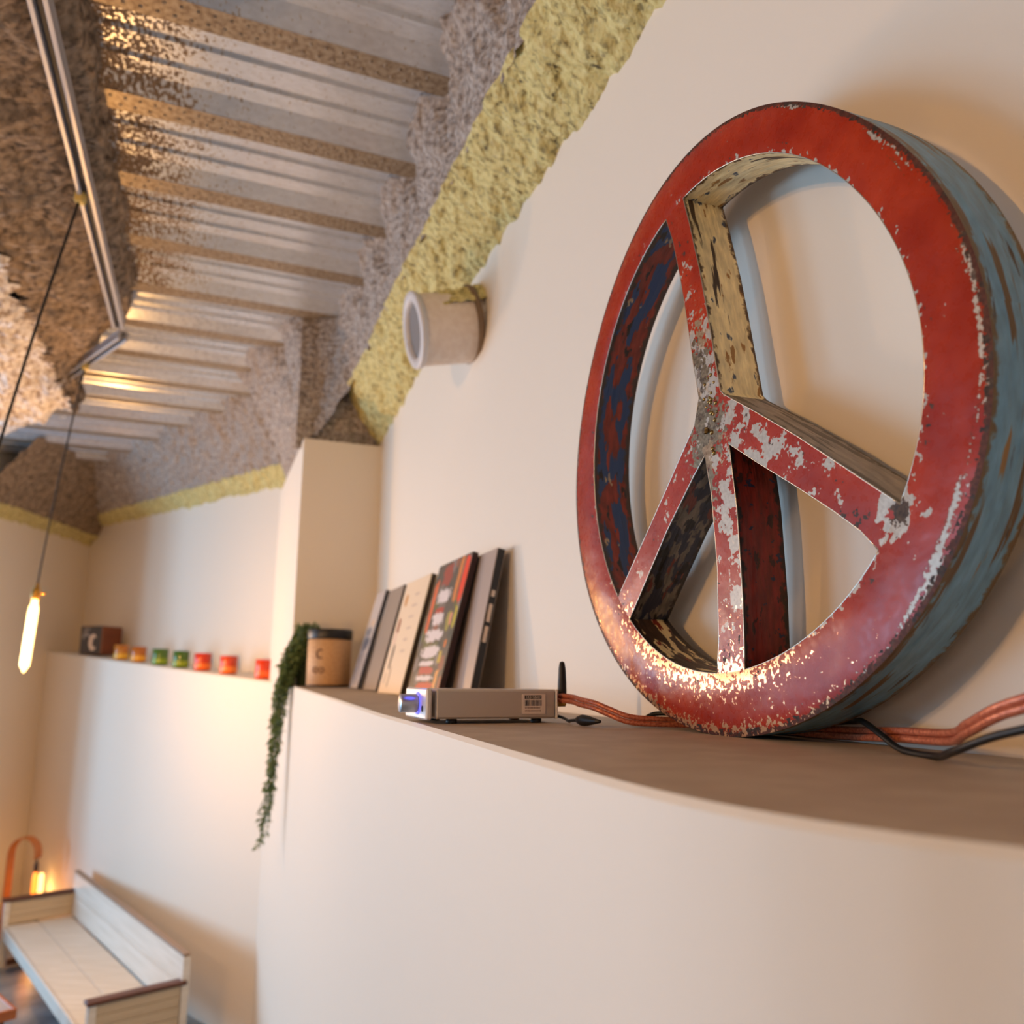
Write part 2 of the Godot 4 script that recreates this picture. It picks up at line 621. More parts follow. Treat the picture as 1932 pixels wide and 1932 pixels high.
func peace_sign() -> void:
	var dep := 0.053
	var n := Vector3(-0.93326051, -0.02617695, 0.35824515)
	var v := Vector3(-0.02443829, 0.99965732, 0.00938098)
	var c := Vector3(0.19228507, 1.61536644, -0.75882799)
	var root := thing("peace_sign", "large round metal peace sign in chipped red paint standing on the shelf", "peace sign", Transform3D(Basis(v.cross(n), v, n), c))
	M.dents = ntex(noise(0.012, 112, 4), [Color.BLACK, Color.WHITE], [0.0, 1.0], 256)
	var paint := sign_paint()
	var uvf := func(p: Vector2) -> Vector2: return Vector2((p.x + 0.33) / 0.66, (0.33 - p.y) / 0.66)
	# openings: spoke edges seen from the front
	var o1 := flip([[0.0211, 0.2649], [0.0124, 0.2315], [-0.001, 0.1713], [-0.0090, 0.1250], [-0.0161, 0.0784], [-0.0233, 0.0341], [-0.0287, 0.028], [-0.0714, -0.0023], [-0.1235, -0.0408], [-0.1782, -0.0845], [-0.2186, -0.1178]])
	var o2 := flip([[0.0553, 0.2605], [0.0441, 0.2285], [0.0337, 0.1803], [0.0266, 0.1349], [0.0184, 0.0743], [0.0122, 0.0385], [0.0231, 0.0122], [0.0791, -0.0403], [0.1412, -0.0974], [0.1948, -0.1461]])
	var o3 := flip([[0.1668, -0.1712], [0.0835, -0.0865], [0.0288, -0.0394], [0.0078, -0.0232], [0.0004, -0.064], [-0.0015, -0.1084], [-0.0024, -0.1375], [0.002, -0.2082], [0.0077, -0.2366]])
	var o4 := flip([[-0.0346, -0.2335], [-0.0378, -0.1693], [-0.0377, -0.1281], [-0.0374, -0.0864], [-0.0335, -0.0427], [-0.0314, -0.0218], [-0.0689, -0.0489], [-0.1189, -0.0835], [-0.1594, -0.1129], [-0.1835, -0.1322], [-0.1973, -0.1481]])
	var ops := [o1, o2, o3, o4]
	for o in ops:
		o[0] = snap_in(o[0])
		o[o.size() - 1] = snap_in(o[o.size() - 1])
	for k in 4:
		ops[k] = resample(ops[k], 0.012)
	o1 = ops[0]; o2 = ops[1]; o3 = ops[2]; o4 = ops[3]
	var e1 := o1[o1.size() - 1]
	var e2 := o2[o2.size() - 1]
	var e3 := o3[o3.size() - 1]
	var e4 := o4[o4.size() - 1]
	# front plate: the rolled ring
	var f := MB.new(true)
	var NA := 220
	var NR := 10
	var dent := noise(9.0, 120, 3)
	var ring_pt := func(a: float, q: float) -> Vector3:
		var p := Vector2(cos(a), sin(a)) * lerpf(r_in(a), r_out(a), q)
		return Vector3(p.x, p.y, sag(q) + 0.0012 * dent.get_noise_2d(p.x, p.y) * 4.0 * q * (1.0 - q))
	for i in NA:
		var a0 := TAU * i / NA
		var a1 := TAU * (i + 1) / NA
		for k in NR:
			var q0 := float(k) / NR
			var q1 := float(k + 1) / NR
			var A: Vector3 = ring_pt.call(a0, q0)
			var B: Vector3 = ring_pt.call(a0, q1)
			var C: Vector3 = ring_pt.call(a1, q1)
			var D: Vector3 = ring_pt.call(a1, q0)
			f.quad(A, B, C, D, uvf.call(Vector2(A.x, A.y)), uvf.call(Vector2(B.x, B.y)), uvf.call(Vector2(C.x, C.y)), uvf.call(Vector2(D.x, D.y)))
	# the spokes: one polygon between the four openings
	var sp := PackedVector2Array()
	sp.append_array(o1)
	var j41 := arc_pts(e1, e4, false, 6)
	sp.append_array(j41.slice(1, 6))
	var r4 := o4.duplicate()
	r4.reverse()
	sp.append_array(r4)
	var j34 := arc_pts(o4[0], e3, false, 6)
	sp.append_array(j34.slice(1, 6))
	var r3 := o3.duplicate()
	r3.reverse()
	sp.append_array(r3)
	var j23 := arc_pts(o3[0], e2, false, 6)
	sp.append_array(j23.slice(1, 6))
	var r2 := o2.duplicate()
	r2.reverse()
	sp.append_array(r2)
	var j12 := arc_pts(o2[0], o1[0], false, 6)
	sp.append_array(j12.slice(1, 6))
	if Geometry2D.is_polygon_clockwise(sp):
		sp.reverse()
	var zf := func(_p: Vector2) -> float: return sag(0.0)
	f.smooth(false)
	var idx := Geometry2D.triangulate_polygon(sp)
	for i in range(0, idx.size(), 3):
		var a := sp[idx[i]]
		var b := sp[idx[i + 1]]
		var d := sp[idx[i + 2]]
		if (b - a).cross(d - a) < 0.0:
			var tmp := b
			b = d
			d = tmp
		f.tri(Vector3(a.x, a.y, zf.call(a)), Vector3(b.x, b.y, zf.call(b)), Vector3(d.x, d.y, zf.call(d)), uvf.call(a), uvf.call(b), uvf.call(d))
	obj("front_plate", f, paint, root)
	# sheet strips
	var blue := strip_paint(c8(112, 158, 186), 0.15, [[c8(104, 80, 54), 0.26, 9.0, 201], [c8(150, 112, 66), 0.36, 6.0, 202], [c8(58, 48, 42), 0.42, 4.0, 203]], 0.4, c8(110, 84, 52), 0.10)
	var cream := strip_paint(c8(234, 218, 172), 0.15, [[c8(66, 52, 40), 0.38, 8.0, 211], [c8(72, 82, 100), 0.46, 1.6, 212], [c8(160, 116, 62), 0.40, 2.0, 213]], 0.42, c8(72, 50, 32), 0.08)
	var redblue := strip_paint(c8(128, 48, 34), 0.3, [[c8(40, 66, 112), -0.02, 2.4, 221], [c8(34, 28, 28), 0.38, 2.0, 222], [c8(176, 150, 120), 0.52, 1.2, 223]], 0.4, c8(62, 50, 44), 0.14)
	var navy := strip_paint(c8(116, 106, 94), 0.3, [[c8(48, 50, 64), -0.05, 1.5, 231], [c8(120, 60, 50), 0.30, 3.0, 232], [c8(28, 26, 28), 0.28, 1.6, 233]], 0.45, c8(40, 34, 30), 0.10)
	var dred := strip_paint(c8(124, 36, 24), 0.25, [[c8(36, 36, 62), 0.42, 0.5, 241], [c8(60, 26, 20), 0.36, 1.4, 242]], 0.4, c8(34, 24, 22), 0.10)
	var rust := strip_paint(c8(66, 48, 36), 0.3, [[c8(226, 206, 156), 0.04, 2.2, 261], [c8(120, 40, 28), 0.36, 2.0, 262]], 0.45, c8(40, 30, 24), 0.14)
	var dull := strip_paint(c8(150, 136, 124), 0.2, [[c8(96, 84, 74), 0.2, 6.0, 251]], 0.5, c8(72, 60, 50), 0.10)
	var strip := func(called: String, pts: PackedVector2Array, m: Material, inward := true) -> void:
		# pts run with the opening on their left; the strip faces the opening
		var s := MB.new(true)
		var len := 0.0
		for i in pts.size() - 1:
			var a := pts[i]
			var b := pts[i + 1]
			var l2 := len + a.distance_to(b) * 3.2
			var za := sag(0.0)
			var zb := sag(0.0)
			s.quad(Vector3(a.x, a.y, -dep), Vector3(a.x, a.y, za), Vector3(b.x, b.y, zb), Vector3(b.x, b.y, -dep), Vector2(len, 1), Vector2(len, 0), Vector2(l2, 0), Vector2(l2, 1))
			len = l2
		obj(called, s, m, root)
		# the bright ground edge of the sheet
	var bead := func(pts: PackedVector2Array, r: float) -> void:
		var path := PackedVector3Array()
		for p in pts:
			var z := sag(0.0)
			path.append(Vector3(p.x, p.y, z - r * 0.6))
		obj("edge_bead", MB.new(true).tube(path, r, 6), M.bevel, root)
	var ring_out := PackedVector2Array()
	for i in 181:
		var a := TAU * i / 180.0
		ring_out.append(Vector2(cos(a), sin(a)) * r_out(a))
	strip.call("outer_rim", ring_out, blue)
	var a1 := arc_pts(e1, o1[0], true, 60)
	var a2 := arc_pts(o2[0], e2, true, 60)
	var a3 := arc_pts(o3[0], e3, true, 40)
	var a4 := arc_pts(o4[0], e4, true, 40)
	strip.call("opening_band", a1, cream)
	strip.call("opening_band", a2, redblue)
	strip.call("opening_band", a3, rust)
	strip.call("opening_band", a4, dred)
	# spoke sides, cut at the hub corners
	var cut := func(pts: PackedVector2Array, at: Vector2) -> int:
		var best := 0
		for i in pts.size():
			if pts[i].distance_to(at) < pts[best].distance_to(at):
				best = i
		return best
	var k1: int = cut.call(o1, Vector2(0.0260, 0.031))
	strip.call("spoke_side", o1.slice(0, k1 + 1), cream)
	strip.call("spoke_side", o1.slice(k1), dull)
	var k2: int = cut.call(o2, Vector2(-0.0122, 0.0385))
	strip.call("spoke_side", o2.slice(0, k2 + 1), dull)
	strip.call("spoke_side", o2.slice(k2), dull)
	var k3: int = cut.call(o3, Vector2(-0.0078, -0.0232))
	strip.call("spoke_side", o3.slice(0, k3 + 1), navy)
	strip.call("spoke_side", o3.slice(k3), dull)
	var k4: int = cut.call(o4, Vector2(0.0314, -0.0218))
	strip.call("spoke_side", o4.slice(0, k4 + 1), dred)
	strip.call("spoke_side", o4.slice(k4), dull)
	for o in [a1, a2, a3, a4, o1, o2, o3, o4]:
		bead.call(o, 0.00065)
	# weld lumps at the hub and on the scarred joint
	var wl := MB.new(true)
	rng.seed = 5
	for k in 26:
		var p := Vector2(0.006 + rng.randfn() * 0.007, 0.02 + rng.randfn() * 0.022)
		var rr := rng.randf_range(0.0012, 0.0030)
		wl.lathe(PackedVector2Array([Vector2(rr, -rr), Vector2(rr * 0.9, rr * 0.2), Vector2(rr * 0.5, rr * 0.6), Vector2(0, rr * 0.75)]), 7, Vector3.ZERO)
		wl.t = Transform3D(Basis(Vector3.RIGHT, PI / 2), Vector3(p.x, p.y, -0.0014))
	obj("weld_beads", wl, mat(c8(150, 128, 84), 0.28, 0.9), root)
	# back sheet ring so that the sign is closed behind
	var bk := MB.new(true)
	for i in 90:
		var a0 := TAU * i / 90
		var b0 := TAU * (i + 1) / 90
		var p0 := Vector2(cos(a0), sin(a0))
		var p1 := Vector2(cos(b0), sin(b0))
		var A := p0 * r_in(a0)
		var B := p0 * r_out(a0)
		var C := p1 * r_out(b0)
		var D := p1 * r_in(b0)
		bk.quad(Vector3(D.x, D.y, -dep), Vector3(C.x, C.y, -dep), Vector3(B.x, B.y, -dep), Vector3(A.x, A.y, -dep))
	for i in range(0, idx.size(), 3):
		var a := sp[idx[i]]
		var b := sp[idx[i + 1]]
		var d := sp[idx[i + 2]]
		bk.tri(Vector3(a.x, a.y, -dep), Vector3(d.x, d.y, -dep), Vector3(b.x, b.y, -dep))
	obj("back_plate", bk, M.slab, root)


# ---------------------------------------------------------------- structure
func room() -> void:
	var wf := Transform3D(Basis(-WU, Vector3.UP, WN), W0)   # x = -s, z = w
	var ef := Transform3D(Basis(EE, Vector3.UP, EM), L0)    # x = t, z = m
	var b := MB.new().box(Vector3(-2.3, -0.06, -2.0), Vector3(8.6, 0.12, 9.4))
	struct("floor", b, M.floor, "polished grey concrete floor under the white bench")
	b = MB.new().box(Vector3(-2.3, 2.84, -2.0), Vector3(8.6, 0.12, 9.4))
	var ceil := struct("ceiling", b, M.slab, "ribbed grey metal deck ceiling with brown strips")
	b = MB.new()
	b.t = wf
	b.box(Vector3(0.27, 1.39, -0.076), Vector3(6.6, 2.78, 0.12))
	struct("wall_right", b, M.wall, "tall white plaster wall behind the shelf and the round sign")
	b = MB.new()
	b.t = wf
	b.box(Vector3(-2.46, 1.082, 0.109), Vector3(0.88, 2.164, 0.278))
	struct("wall_pier", b, M.wall, "white wall pier at the far end of the shelf")
	b = MB.new()
	b.t = ef
	b.box(Vector3(1.35, 1.39, -0.34), Vector3(3.9, 2.78, 0.12))
	struct("wall_far", b, M.wall, "white upper far wall behind the row of glass cups")
	# low far wall with its ledge
	b = MB.new()
	b.t = ef
	var y0 := ledge_y(-0.4)
	var y1 := ledge_y(3.0)
	var q := [Vector3(-0.4, 0, 0), Vector3(3.0, 0, 0), Vector3(3.0, y1 - 0.006, 0), Vector3(-0.4, y0 - 0.006, 0), Vector3(-0.4, y0, -0.006), Vector3(3.0, y1, -0.006), Vector3(3.0, y1, -0.29), Vector3(-0.4, y0, -0.29)]
	b.quad(q[0], q[1], q[2], q[3])
	b.quad(q[3], q[2], q[5], q[4])
	b.quad(q[4], q[5], q[6], q[7])
	b.quad(Vector3(3, 0, 0), Vector3(3, 0, -0.29), q[6], q[2])
	b.quad(Vector3(-0.4, 0, -0.29), Vector3(-0.4, 0, 0), q[3], q[7])
	b.quad(Vector3(3, 0, -0.29), Vector3(-0.4, 0, -0.29), q[7], q[6])
	struct("wall_far_lower", b, M.wall, "white low wall with a ledge above the bench")
	# near low wall with the broad shelf
	b = MB.new(true)
	var cv := Curve2D.new()
	for ep in [[-3.5, 0.15], [-0.9, 0.17], [-0.60, 0.215], [-0.52, 0.244], [-0.454, 0.275], [-0.42, 0.293], [-0.364, 0.310], [-0.29, 0.316], [-0.147, 0.309], [0.08, 0.295], [0.316, 0.282], [0.861, 0.265], [1.289, 0.257], [2.02, 0.248]]:
		cv.add_point(Vector2(ep[0], ep[1]))
	var ss := []
	var ww := []
	for i in cv.point_count:
		var c0 := cv.get_point_position(maxi(i - 1, 0))
		var c1 := cv.get_point_position(mini(i + 1, cv.point_count - 1))
		var me := cv.get_point_position(i)
		var sl := (c1.y - c0.y) / (c1.x - c0.x)
		var l0 := (me.x - c0.x) / 3.0
		var l1 := (c1.x - me.x) / 3.0
		cv.set_point_in(i, Vector2(-l0, -l0 * sl))
		cv.set_point_out(i, Vector2(l1, l1 * sl))
	for i in cv.point_count - 1:
		for k in 5:
			var cp := cv.sample(i, k / 5.0)
			ss.append(cp.x)
			ww.append(cp.y)
	ss.append(2.02)
	ww.append(0.248)
	var top := MB.new()
	for i in ss.size() - 1:
		var A := [ss[i], ww[i]]
		var B := [ss[i + 1], ww[i + 1]]
		var ya := shelf_y(A[0])
		var yb := shelf_y(B[0])
		b.smooth(true)
		b.quad(W(B[0], B[1], 0), W(A[0], A[1], 0), W(A[0], A[1], ya - 0.004), W(B[0], B[1], yb - 0.004))
		b.smooth(false)
		b.quad(W(B[0], B[1], yb - 0.004), W(A[0], A[1], ya - 0.004), W(A[0], A[1] - 0.003, ya), W(B[0], B[1] - 0.003, yb))
		top.quad(W(B[0], B[1] - 0.003, yb), W(A[0], A[1] - 0.003, ya), W(A[0], -0.03, ya), W(B[0], -0.03, yb))
	b.smooth(false)
	b.quad(W(2.02, -0.01, 0), W(2.02, 0.248, 0), W(2.02, 0.248, shelf_y(2.02)), W(2.02, -0.01, shelf_y(2.02)))
	var low := struct("wall_right_lower", b, M.wall, "white low wall carrying the broad shelf")
	obj("shelf_top", top, M.shelf, low)
	# left wall: a short end wall in view, then the room opens out to the left, with three windows out of view, placed to light the sign and right wall
	var lo := 0.30
	var hi := 2.0
	b = MB.new().box(Vector3(-2.98, 1.39, -5.375), Vector3(0.16, 2.78, 2.45))
	struct("wall_left", b, M.wall, "left end wall glowing warm beside the hanging bulb")
	b = MB.new()
	b.box(Vector3(-6.28, lo / 2.0, -1.0), Vector3(0.16, lo, 6.8))
	b.box(Vector3(-6.28, (hi + 2.78) / 2.0, -1.0), Vector3(0.16, 2.78 - hi, 6.8))
	var z := -4.4
	for p in [[-3.3, -2.1], [-1.7, -0.5]]:
		b.box(Vector3(-6.28, (lo + hi) / 2.0, (z + p[0]) / 2.0), Vector3(0.16, hi - lo, p[0] - z))
		z = p[1]
	b.box(Vector3(-6.28, (lo + hi) / 2.0, (z + 2.4) / 2.0), Vector3(0.16, hi - lo, 2.4 - z))
	struct("wall_outer", b, M.wall, "unseen outer wall on the left, its two windows placed to light the right wall")
	b = MB.new()
	b.box(Vector3(-4.63, lo / 2.0, -4.23), Vector3(3.3, lo, 0.16))
	b.box(Vector3(-4.63, (hi + 2.78) / 2.0, -4.23), Vector3(3.3, 2.78 - hi, 0.16))
	b.box(Vector3(-6.05, (lo + hi) / 2.0, -4.23), Vector3(0.5, hi - lo, 0.16))
	b.box(Vector3(-3.30, (lo + hi) / 2.0, -4.23), Vector3(0.64, hi - lo, 0.16))
	struct("wall_return", b, M.wall, "unseen wall round the corner of the left end wall, its window placed to light the sign")
	var pane := mat(Color(0.9, 0.95, 1.0, 0.06), 0.02)
	pane.transparency = BaseMaterial3D.TRANSPARENCY_ALPHA
	var wins := [[Transform3D(Basis(), Vector3(-4.71, 1.15, -4.26)), 2.18], [Transform3D(Basis(Vector3.UP, PI / 2), Vector3(-6.31, 1.15, -2.7)), 1.2], [Transform3D(Basis(Vector3.UP, PI / 2), Vector3(-6.31, 1.15, -1.1)), 1.2]]
	for i in 3:
		var wt: Transform3D = wins[i][0]
		var zl: float = wins[i][1]
		b = MB.new()
		b.t = wt
		for sg in [-1.0, 1.0]:
			b.box(Vector3(sg * (zl / 2.0 - 0.02), 0, 0), Vector3(0.04, hi - lo, 0.06), 0.004)
			b.box(Vector3(0, sg * ((hi - lo) / 2.0 - 0.02), 0), Vector3(zl - 0.08, 0.04, 0.06), 0.004)
		var wn := struct("window_%d" % (i + 1), b, M.black, "dark framed window out of view on the left, placed to light the sign and right wall")
		var pb := MB.new()
		pb.t = wt
		obj("pane", pb.box(Vector3.ZERO, Vector3(zl - 0.08, hi - lo - 0.08, 0.005)), pane, wn)
	b = MB.new().box(Vector3(-2.3, 1.39, 2.3), Vector3(8.6, 2.78, 0.14))
	struct("wall_back", b, M.wall, "plain white wall behind the viewer")
	# metal deck: one panel per rib
	rng.seed = 11
	for k in range(-5, 15):
		var s0 := 0.79 + 0.305 * k
		var yb := 2.615
		var pan := MB.new()
		var rib := MB.new()
		var w0 := -0.10
		var w1 := 0.98 if s0 < 1.9 else 3.2
		var prof := [Vector2(0.062, 0.0), Vector2(0.070, 0.024), Vector2(0.132, 0.026), Vector2(0.138, 0.019), Vector2(0.146, 0.019), Vector2(0.152, 0.027), Vector2(0.206, 0.027), Vector2(0.212, 0.020), Vector2(0.220, 0.020), Vector2(0.226, 0.026), Vector2(0.262, 0.024), Vector2(0.303, 0.002), Vector2(0.305, 0.0)]
		for i in prof.size() - 1:
			var a: Vector2 = prof[i]
			var c: Vector2 = prof[i + 1]
			var va := 0.37 * k + a.x * 1.6
			var vc := 0.37 * k + c.x * 1.6
			pan.quad(W(s0 + a.x, w0, yb + a.y), W(s0 + a.x, w1, yb + a.y), W(s0 + c.x, w1, yb + c.y), W(s0 + c.x, w0, yb + c.y), Vector2(w0, va), Vector2(w1, va), Vector2(w1, vc), Vector2(w0, vc))
		rib.quad(W(s0, w0, yb), W(s0, w1, yb), W(s0 + 0.062, w1, yb), W(s0 + 0.062, w0, yb))
		rib.quad(W(s0, w0, yb + 0.002), W(s0 + 0.062, w0, yb + 0.002), W(s0 + 0.062, w1, yb + 0.002), W(s0, w1, yb + 0.002))
		var pn := obj("deck_panel", pan, M.deck_sprayed if s0 < 1.9 else M.deck, ceil)
		obj("deck_rib", rib, M.deck_rib, pn)
		if k >= -3 and k < 6:
			var dm := MB.new(true)
			var wq := 0.16
			while wq < 0.80:
				for r in 2:
					var cx := s0 + 0.018 + 0.026 * r
					var rr := 0.0045
					dm.t = Transform3D(Basis(), W(cx, wq + 0.012 * r, yb))
					dm.lathe(PackedVector2Array([Vector2(0, -0.0030), Vector2(rr * 0.6, -0.0024), Vector2(rr, 0.0005)]), 6)
				wq += 0.03
			stuff(obj("rib_dimples", dm, M.deck_rib, pn))


func foam_sheet(base: Callable, nrm: Vector3, amp: float, nx: int, ny: int, sd: int, fq := 14.0) -> MB:
	var n := noise(fq, sd, 4)
	var c := noise(fq * 1.6, sd + 1, 2, FastNoiseLite.TYPE_CELLULAR)
	c.cellular_return_type = FastNoiseLite.RETURN_DISTANCE
	var f := func(u: float, v: float) -> Vector3:
		var p: Vector3 = base.call(u, v)
		return p + nrm * amp * (n.get_noise_3dv(p) * 1.2 - (c.get_noise_3dv(p) + 0.6) * 0.7)
	return MB.new(true).grid(nx, ny, f)


func foam() -> void:
	# yellow cove on the right wall: its lower edge lies on the wall, its upper edge stands out
	var lowy := noise(3.0, 301, 4)
	var cove := func(u: float, v: float) -> Vector3:
		var s := lerpf(2.10, -2.6, u)
		var yl := 2.285 - 0.115 * smoothstep(1.0, 2.1, s) + 0.014 * lowy.get_noise_1d(s * 4.0)
		var yh := 2.39 - 0.03 * smoothstep(1.2, 2.1, s)
		var w := lerpf(-0.04, 0.115, pow(v, 0.75))
		return W(s, w, lerpf(yl, yh, v))
	struct("trim_1", foam_sheet(cove, (WN + Vector3(0, -1, 0)).normalized(), 0.016, 520, 24, 302), M.foam_yellow, "yellow painted lumpy foam cove along the top of the right wall")
	var e_cove := func(u: float, v: float) -> Vector3:
		var t := lerpf(-0.30, 3.02, u)
		var yl := lerpf(2.345, 2.262, clampf((t + 0.15) / 2.5, 0, 1)) + 0.010 * lowy.get_noise_1d(t * 3.0 + 40.0)
		var yh := yl + lerpf(0.075, 0.10, clampf(t / 2.4, 0, 1))
		return E(t, lerpf(-0.30, -0.19, v), lerpf(yl, yh, v))
	struct("trim_2", foam_sheet(e_cove, (EM + Vector3(0, -1, 0)).normalized(), 0.014, 220, 10, 304), M.foam_yellow, "yellow painted foam cove along the top of the far wall")
	var l_cove := func(u: float, v: float) -> Vector3:
		var z := lerpf(-4.10, -5.6, u)
		var yl := 2.215 + 0.008 * lowy.get_noise_1d(z * 3.0 + 90.0)
		return Vector3(-2.92 + 0.12 * v, yl + 0.085 * pow(v, 0.6), z)
	struct("trim_3", foam_sheet(l_cove, Vector3(0.7, -0.7, 0), 0.012, 90, 8, 306), M.foam_yellow, "yellow painted foam cove along the top of the left wall")
	# grey sprayed fascia up to the deck, bulging over the pans between the ribs
	var fas := func(u: float, v: float) -> Vector3:
		var s := lerpf(2.75, -2.6, u)
		var ph := fposmod((s - 0.79) / 0.305, 1.0)
		var pan := smoothstep(0.02, 0.42, ph) * (1.0 - smoothstep(0.72, 1.05, ph))
		var over := smoothstep(1.90, 2.13, s)
		var yh := lerpf(2.385 - 0.03 * smoothstep(1.2, 2.1, s), 2.150, over)
		var wt := 0.092 + 0.075 * pan + 0.20 * smoothstep(2.0, 2.75, s)
		return W(s, lerpf(lerpf(0.100, 0.235, over), wt + 0.13 * over, pow(v, 1.6)), lerpf(yh, 2.618 + 0.045 * pan, v))
	struct("trim_4", foam_sheet(fas, (WN + Vector3(0, -0.5, 0)).normalized(), 0.020, 460, 28, 308), M.foam_grey, "grey sprayed foam between the yellow cove and the deck ribs")
	var endf := func(u: float, v: float) -> Vector3:
		var y := lerpf(2.145, 2.64, v)
		return W(2.085 - 0.03 * sin(v * PI), lerpf(0.27, -0.03, u), y)
	struct("trim_7", foam_sheet(endf, -WU, 0.016, 40, 60, 318), M.foam_grey, "grey foam end above the wall pier")
	var fas2 := func(u: float, v: float) -> Vector3:
		var t := lerpf(-0.35, 3.1, u)
		var yh := lerpf(2.345, 2.262, clampf((t + 0.15) / 2.5, 0, 1)) + lerpf(0.075, 0.10, clampf(t / 2.4, 0, 1))
		var p := E(t, 0, 0)
		var s := (p - W0).dot(WU)
		var ph := fposmod((s - 0.79) / 0.305, 1.0)
		var pan := smoothstep(0.02, 0.42, ph) * (1.0 - smoothstep(0.72, 1.05, ph))
		return E(t, lerpf(-0.195, 0.0 + 0.07 * pan, v), lerpf(yh - 0.004, 2.618 + 0.045 * pan, pow(v, 0.85)))
	struct("trim_5", foam_sheet(fas2, (EM + Vector3(0, -1, 0)).normalized(), 0.022, 300, 24, 310), M.foam_grey, "grey sprayed foam sloping from the far wall up to the deck")
	var fas3 := func(u: float, v: float) -> Vector3:
		var z := lerpf(-4.10, -5.7, u)
		return Vector3(lerpf(-2.80, -2.52, v), lerpf(2.295, 2.63, pow(v, 0.8)), z)
	struct("trim_6", foam_sheet(fas3, Vector3(0.7, -0.7, 0), 0.02, 90, 14, 312), M.foam_brown, "brown sprayed fireproofing above the left wall cove")
	# sprayed beam along the left of the deck
	var spine := func(s: float) -> float:
		return 0.80 + 0.24 * smoothstep(2.05, 2.75, s) + 0.06 * smoothstep(2.7, 3.4, s)
	var close_end := func(s: float, w: float, y: float) -> Vector3:
		var se := 3.04 + maxf(0.0, w - 1.14) * 1.4
		return W(s, w, lerpf(2.66, y, smoothstep(se + 0.03, se - 0.09, s)))
	var side := func(u: float, v: float) -> Vector3:
		var s := lerpf(-2.9, 3.42, u)
		var b: float = spine.call(s)
		var e := 1.08 + 0.05 * lowy.get_noise_1d(s * 9.0) + 0.03 * lowy.get_noise_1d(s * 40.0)
		var pw := [b, b + 0.015, lerpf(b, e, 0.45), e]
		var py := [2.66, 2.575, 2.505, 2.440]
		var i := mini(int(v * 3.0), 2)
		return close_end.call(s, lerpf(pw[i], pw[i + 1], v * 3.0 - i), lerpf(py[i], py[i + 1], v * 3.0 - i))
	var under := func(u: float, v: float) -> Vector3:
		var s := lerpf(-2.9, 4.0, u)
		var e := 1.08 + 0.05 * lowy.get_noise_1d(s * 9.0) + 0.03 * lowy.get_noise_1d(s * 40.0)
		var pw := [e, 1.30, 1.62, 1.78]
		var py := [2.440, 2.405, 2.42, 2.66]
		var i := mini(int(v * 3.0), 2)
		return close_end.call(s, lerpf(pw[i], pw[i + 1], v * 3.0 - i), lerpf(py[i], py[i + 1], v * 3.0 - i))
	var beam := struct("beam_1", foam_sheet(side, (Vector3(0, -1, 0) - WN * 0.8).normalized(), 0.030, 420, 26, 314, 9.0), M.foam_brown, "ceiling beam thick with brown sprayed fireproofing beside the deck")
	obj("underside", foam_sheet(under, Vector3(0, -1, 0), 0.045, 420, 40, 316, 9.0), M.foam_white, beam).set_meta("label", "pale sprayed underside")


# ---------------------------------------------------------------- lamps
func channel(a: Vector3, b: Vector3, label: String) -> Node3D:
	var d := (b - a)
	var l := d.length()
	var x := d.normalized()
	var root := thing("ceiling_track", label, "light track", Transform3D(Basis(x, Vector3.UP, x.cross(Vector3.UP)), a))
	obj("base_plate", MB.new().box(Vector3(l / 2.0, 0.012, 0), Vector3(l, 0.006, 0.034), 0.001), M.channel, root)
	for sg in [-1.0, 1.0]:
		obj("rail", MB.new().box(Vector3(l / 2.0, -0.004, sg * 0.0125), Vector3(l, 0.026, 0.009), 0.001), M.channel, root)
	obj("slot", MB.new().box(Vector3(l / 2.0, 0.004, 0), Vector3(l, 0.008, 0.012)), mat(c8(70, 68, 70), 0.6), root)
	obj("end_cap", MB.new().box(Vector3(l + 0.002, 0.0, 0), Vector3(0.006, 0.034, 0.036), 0.001), M.channel, root)
	return root


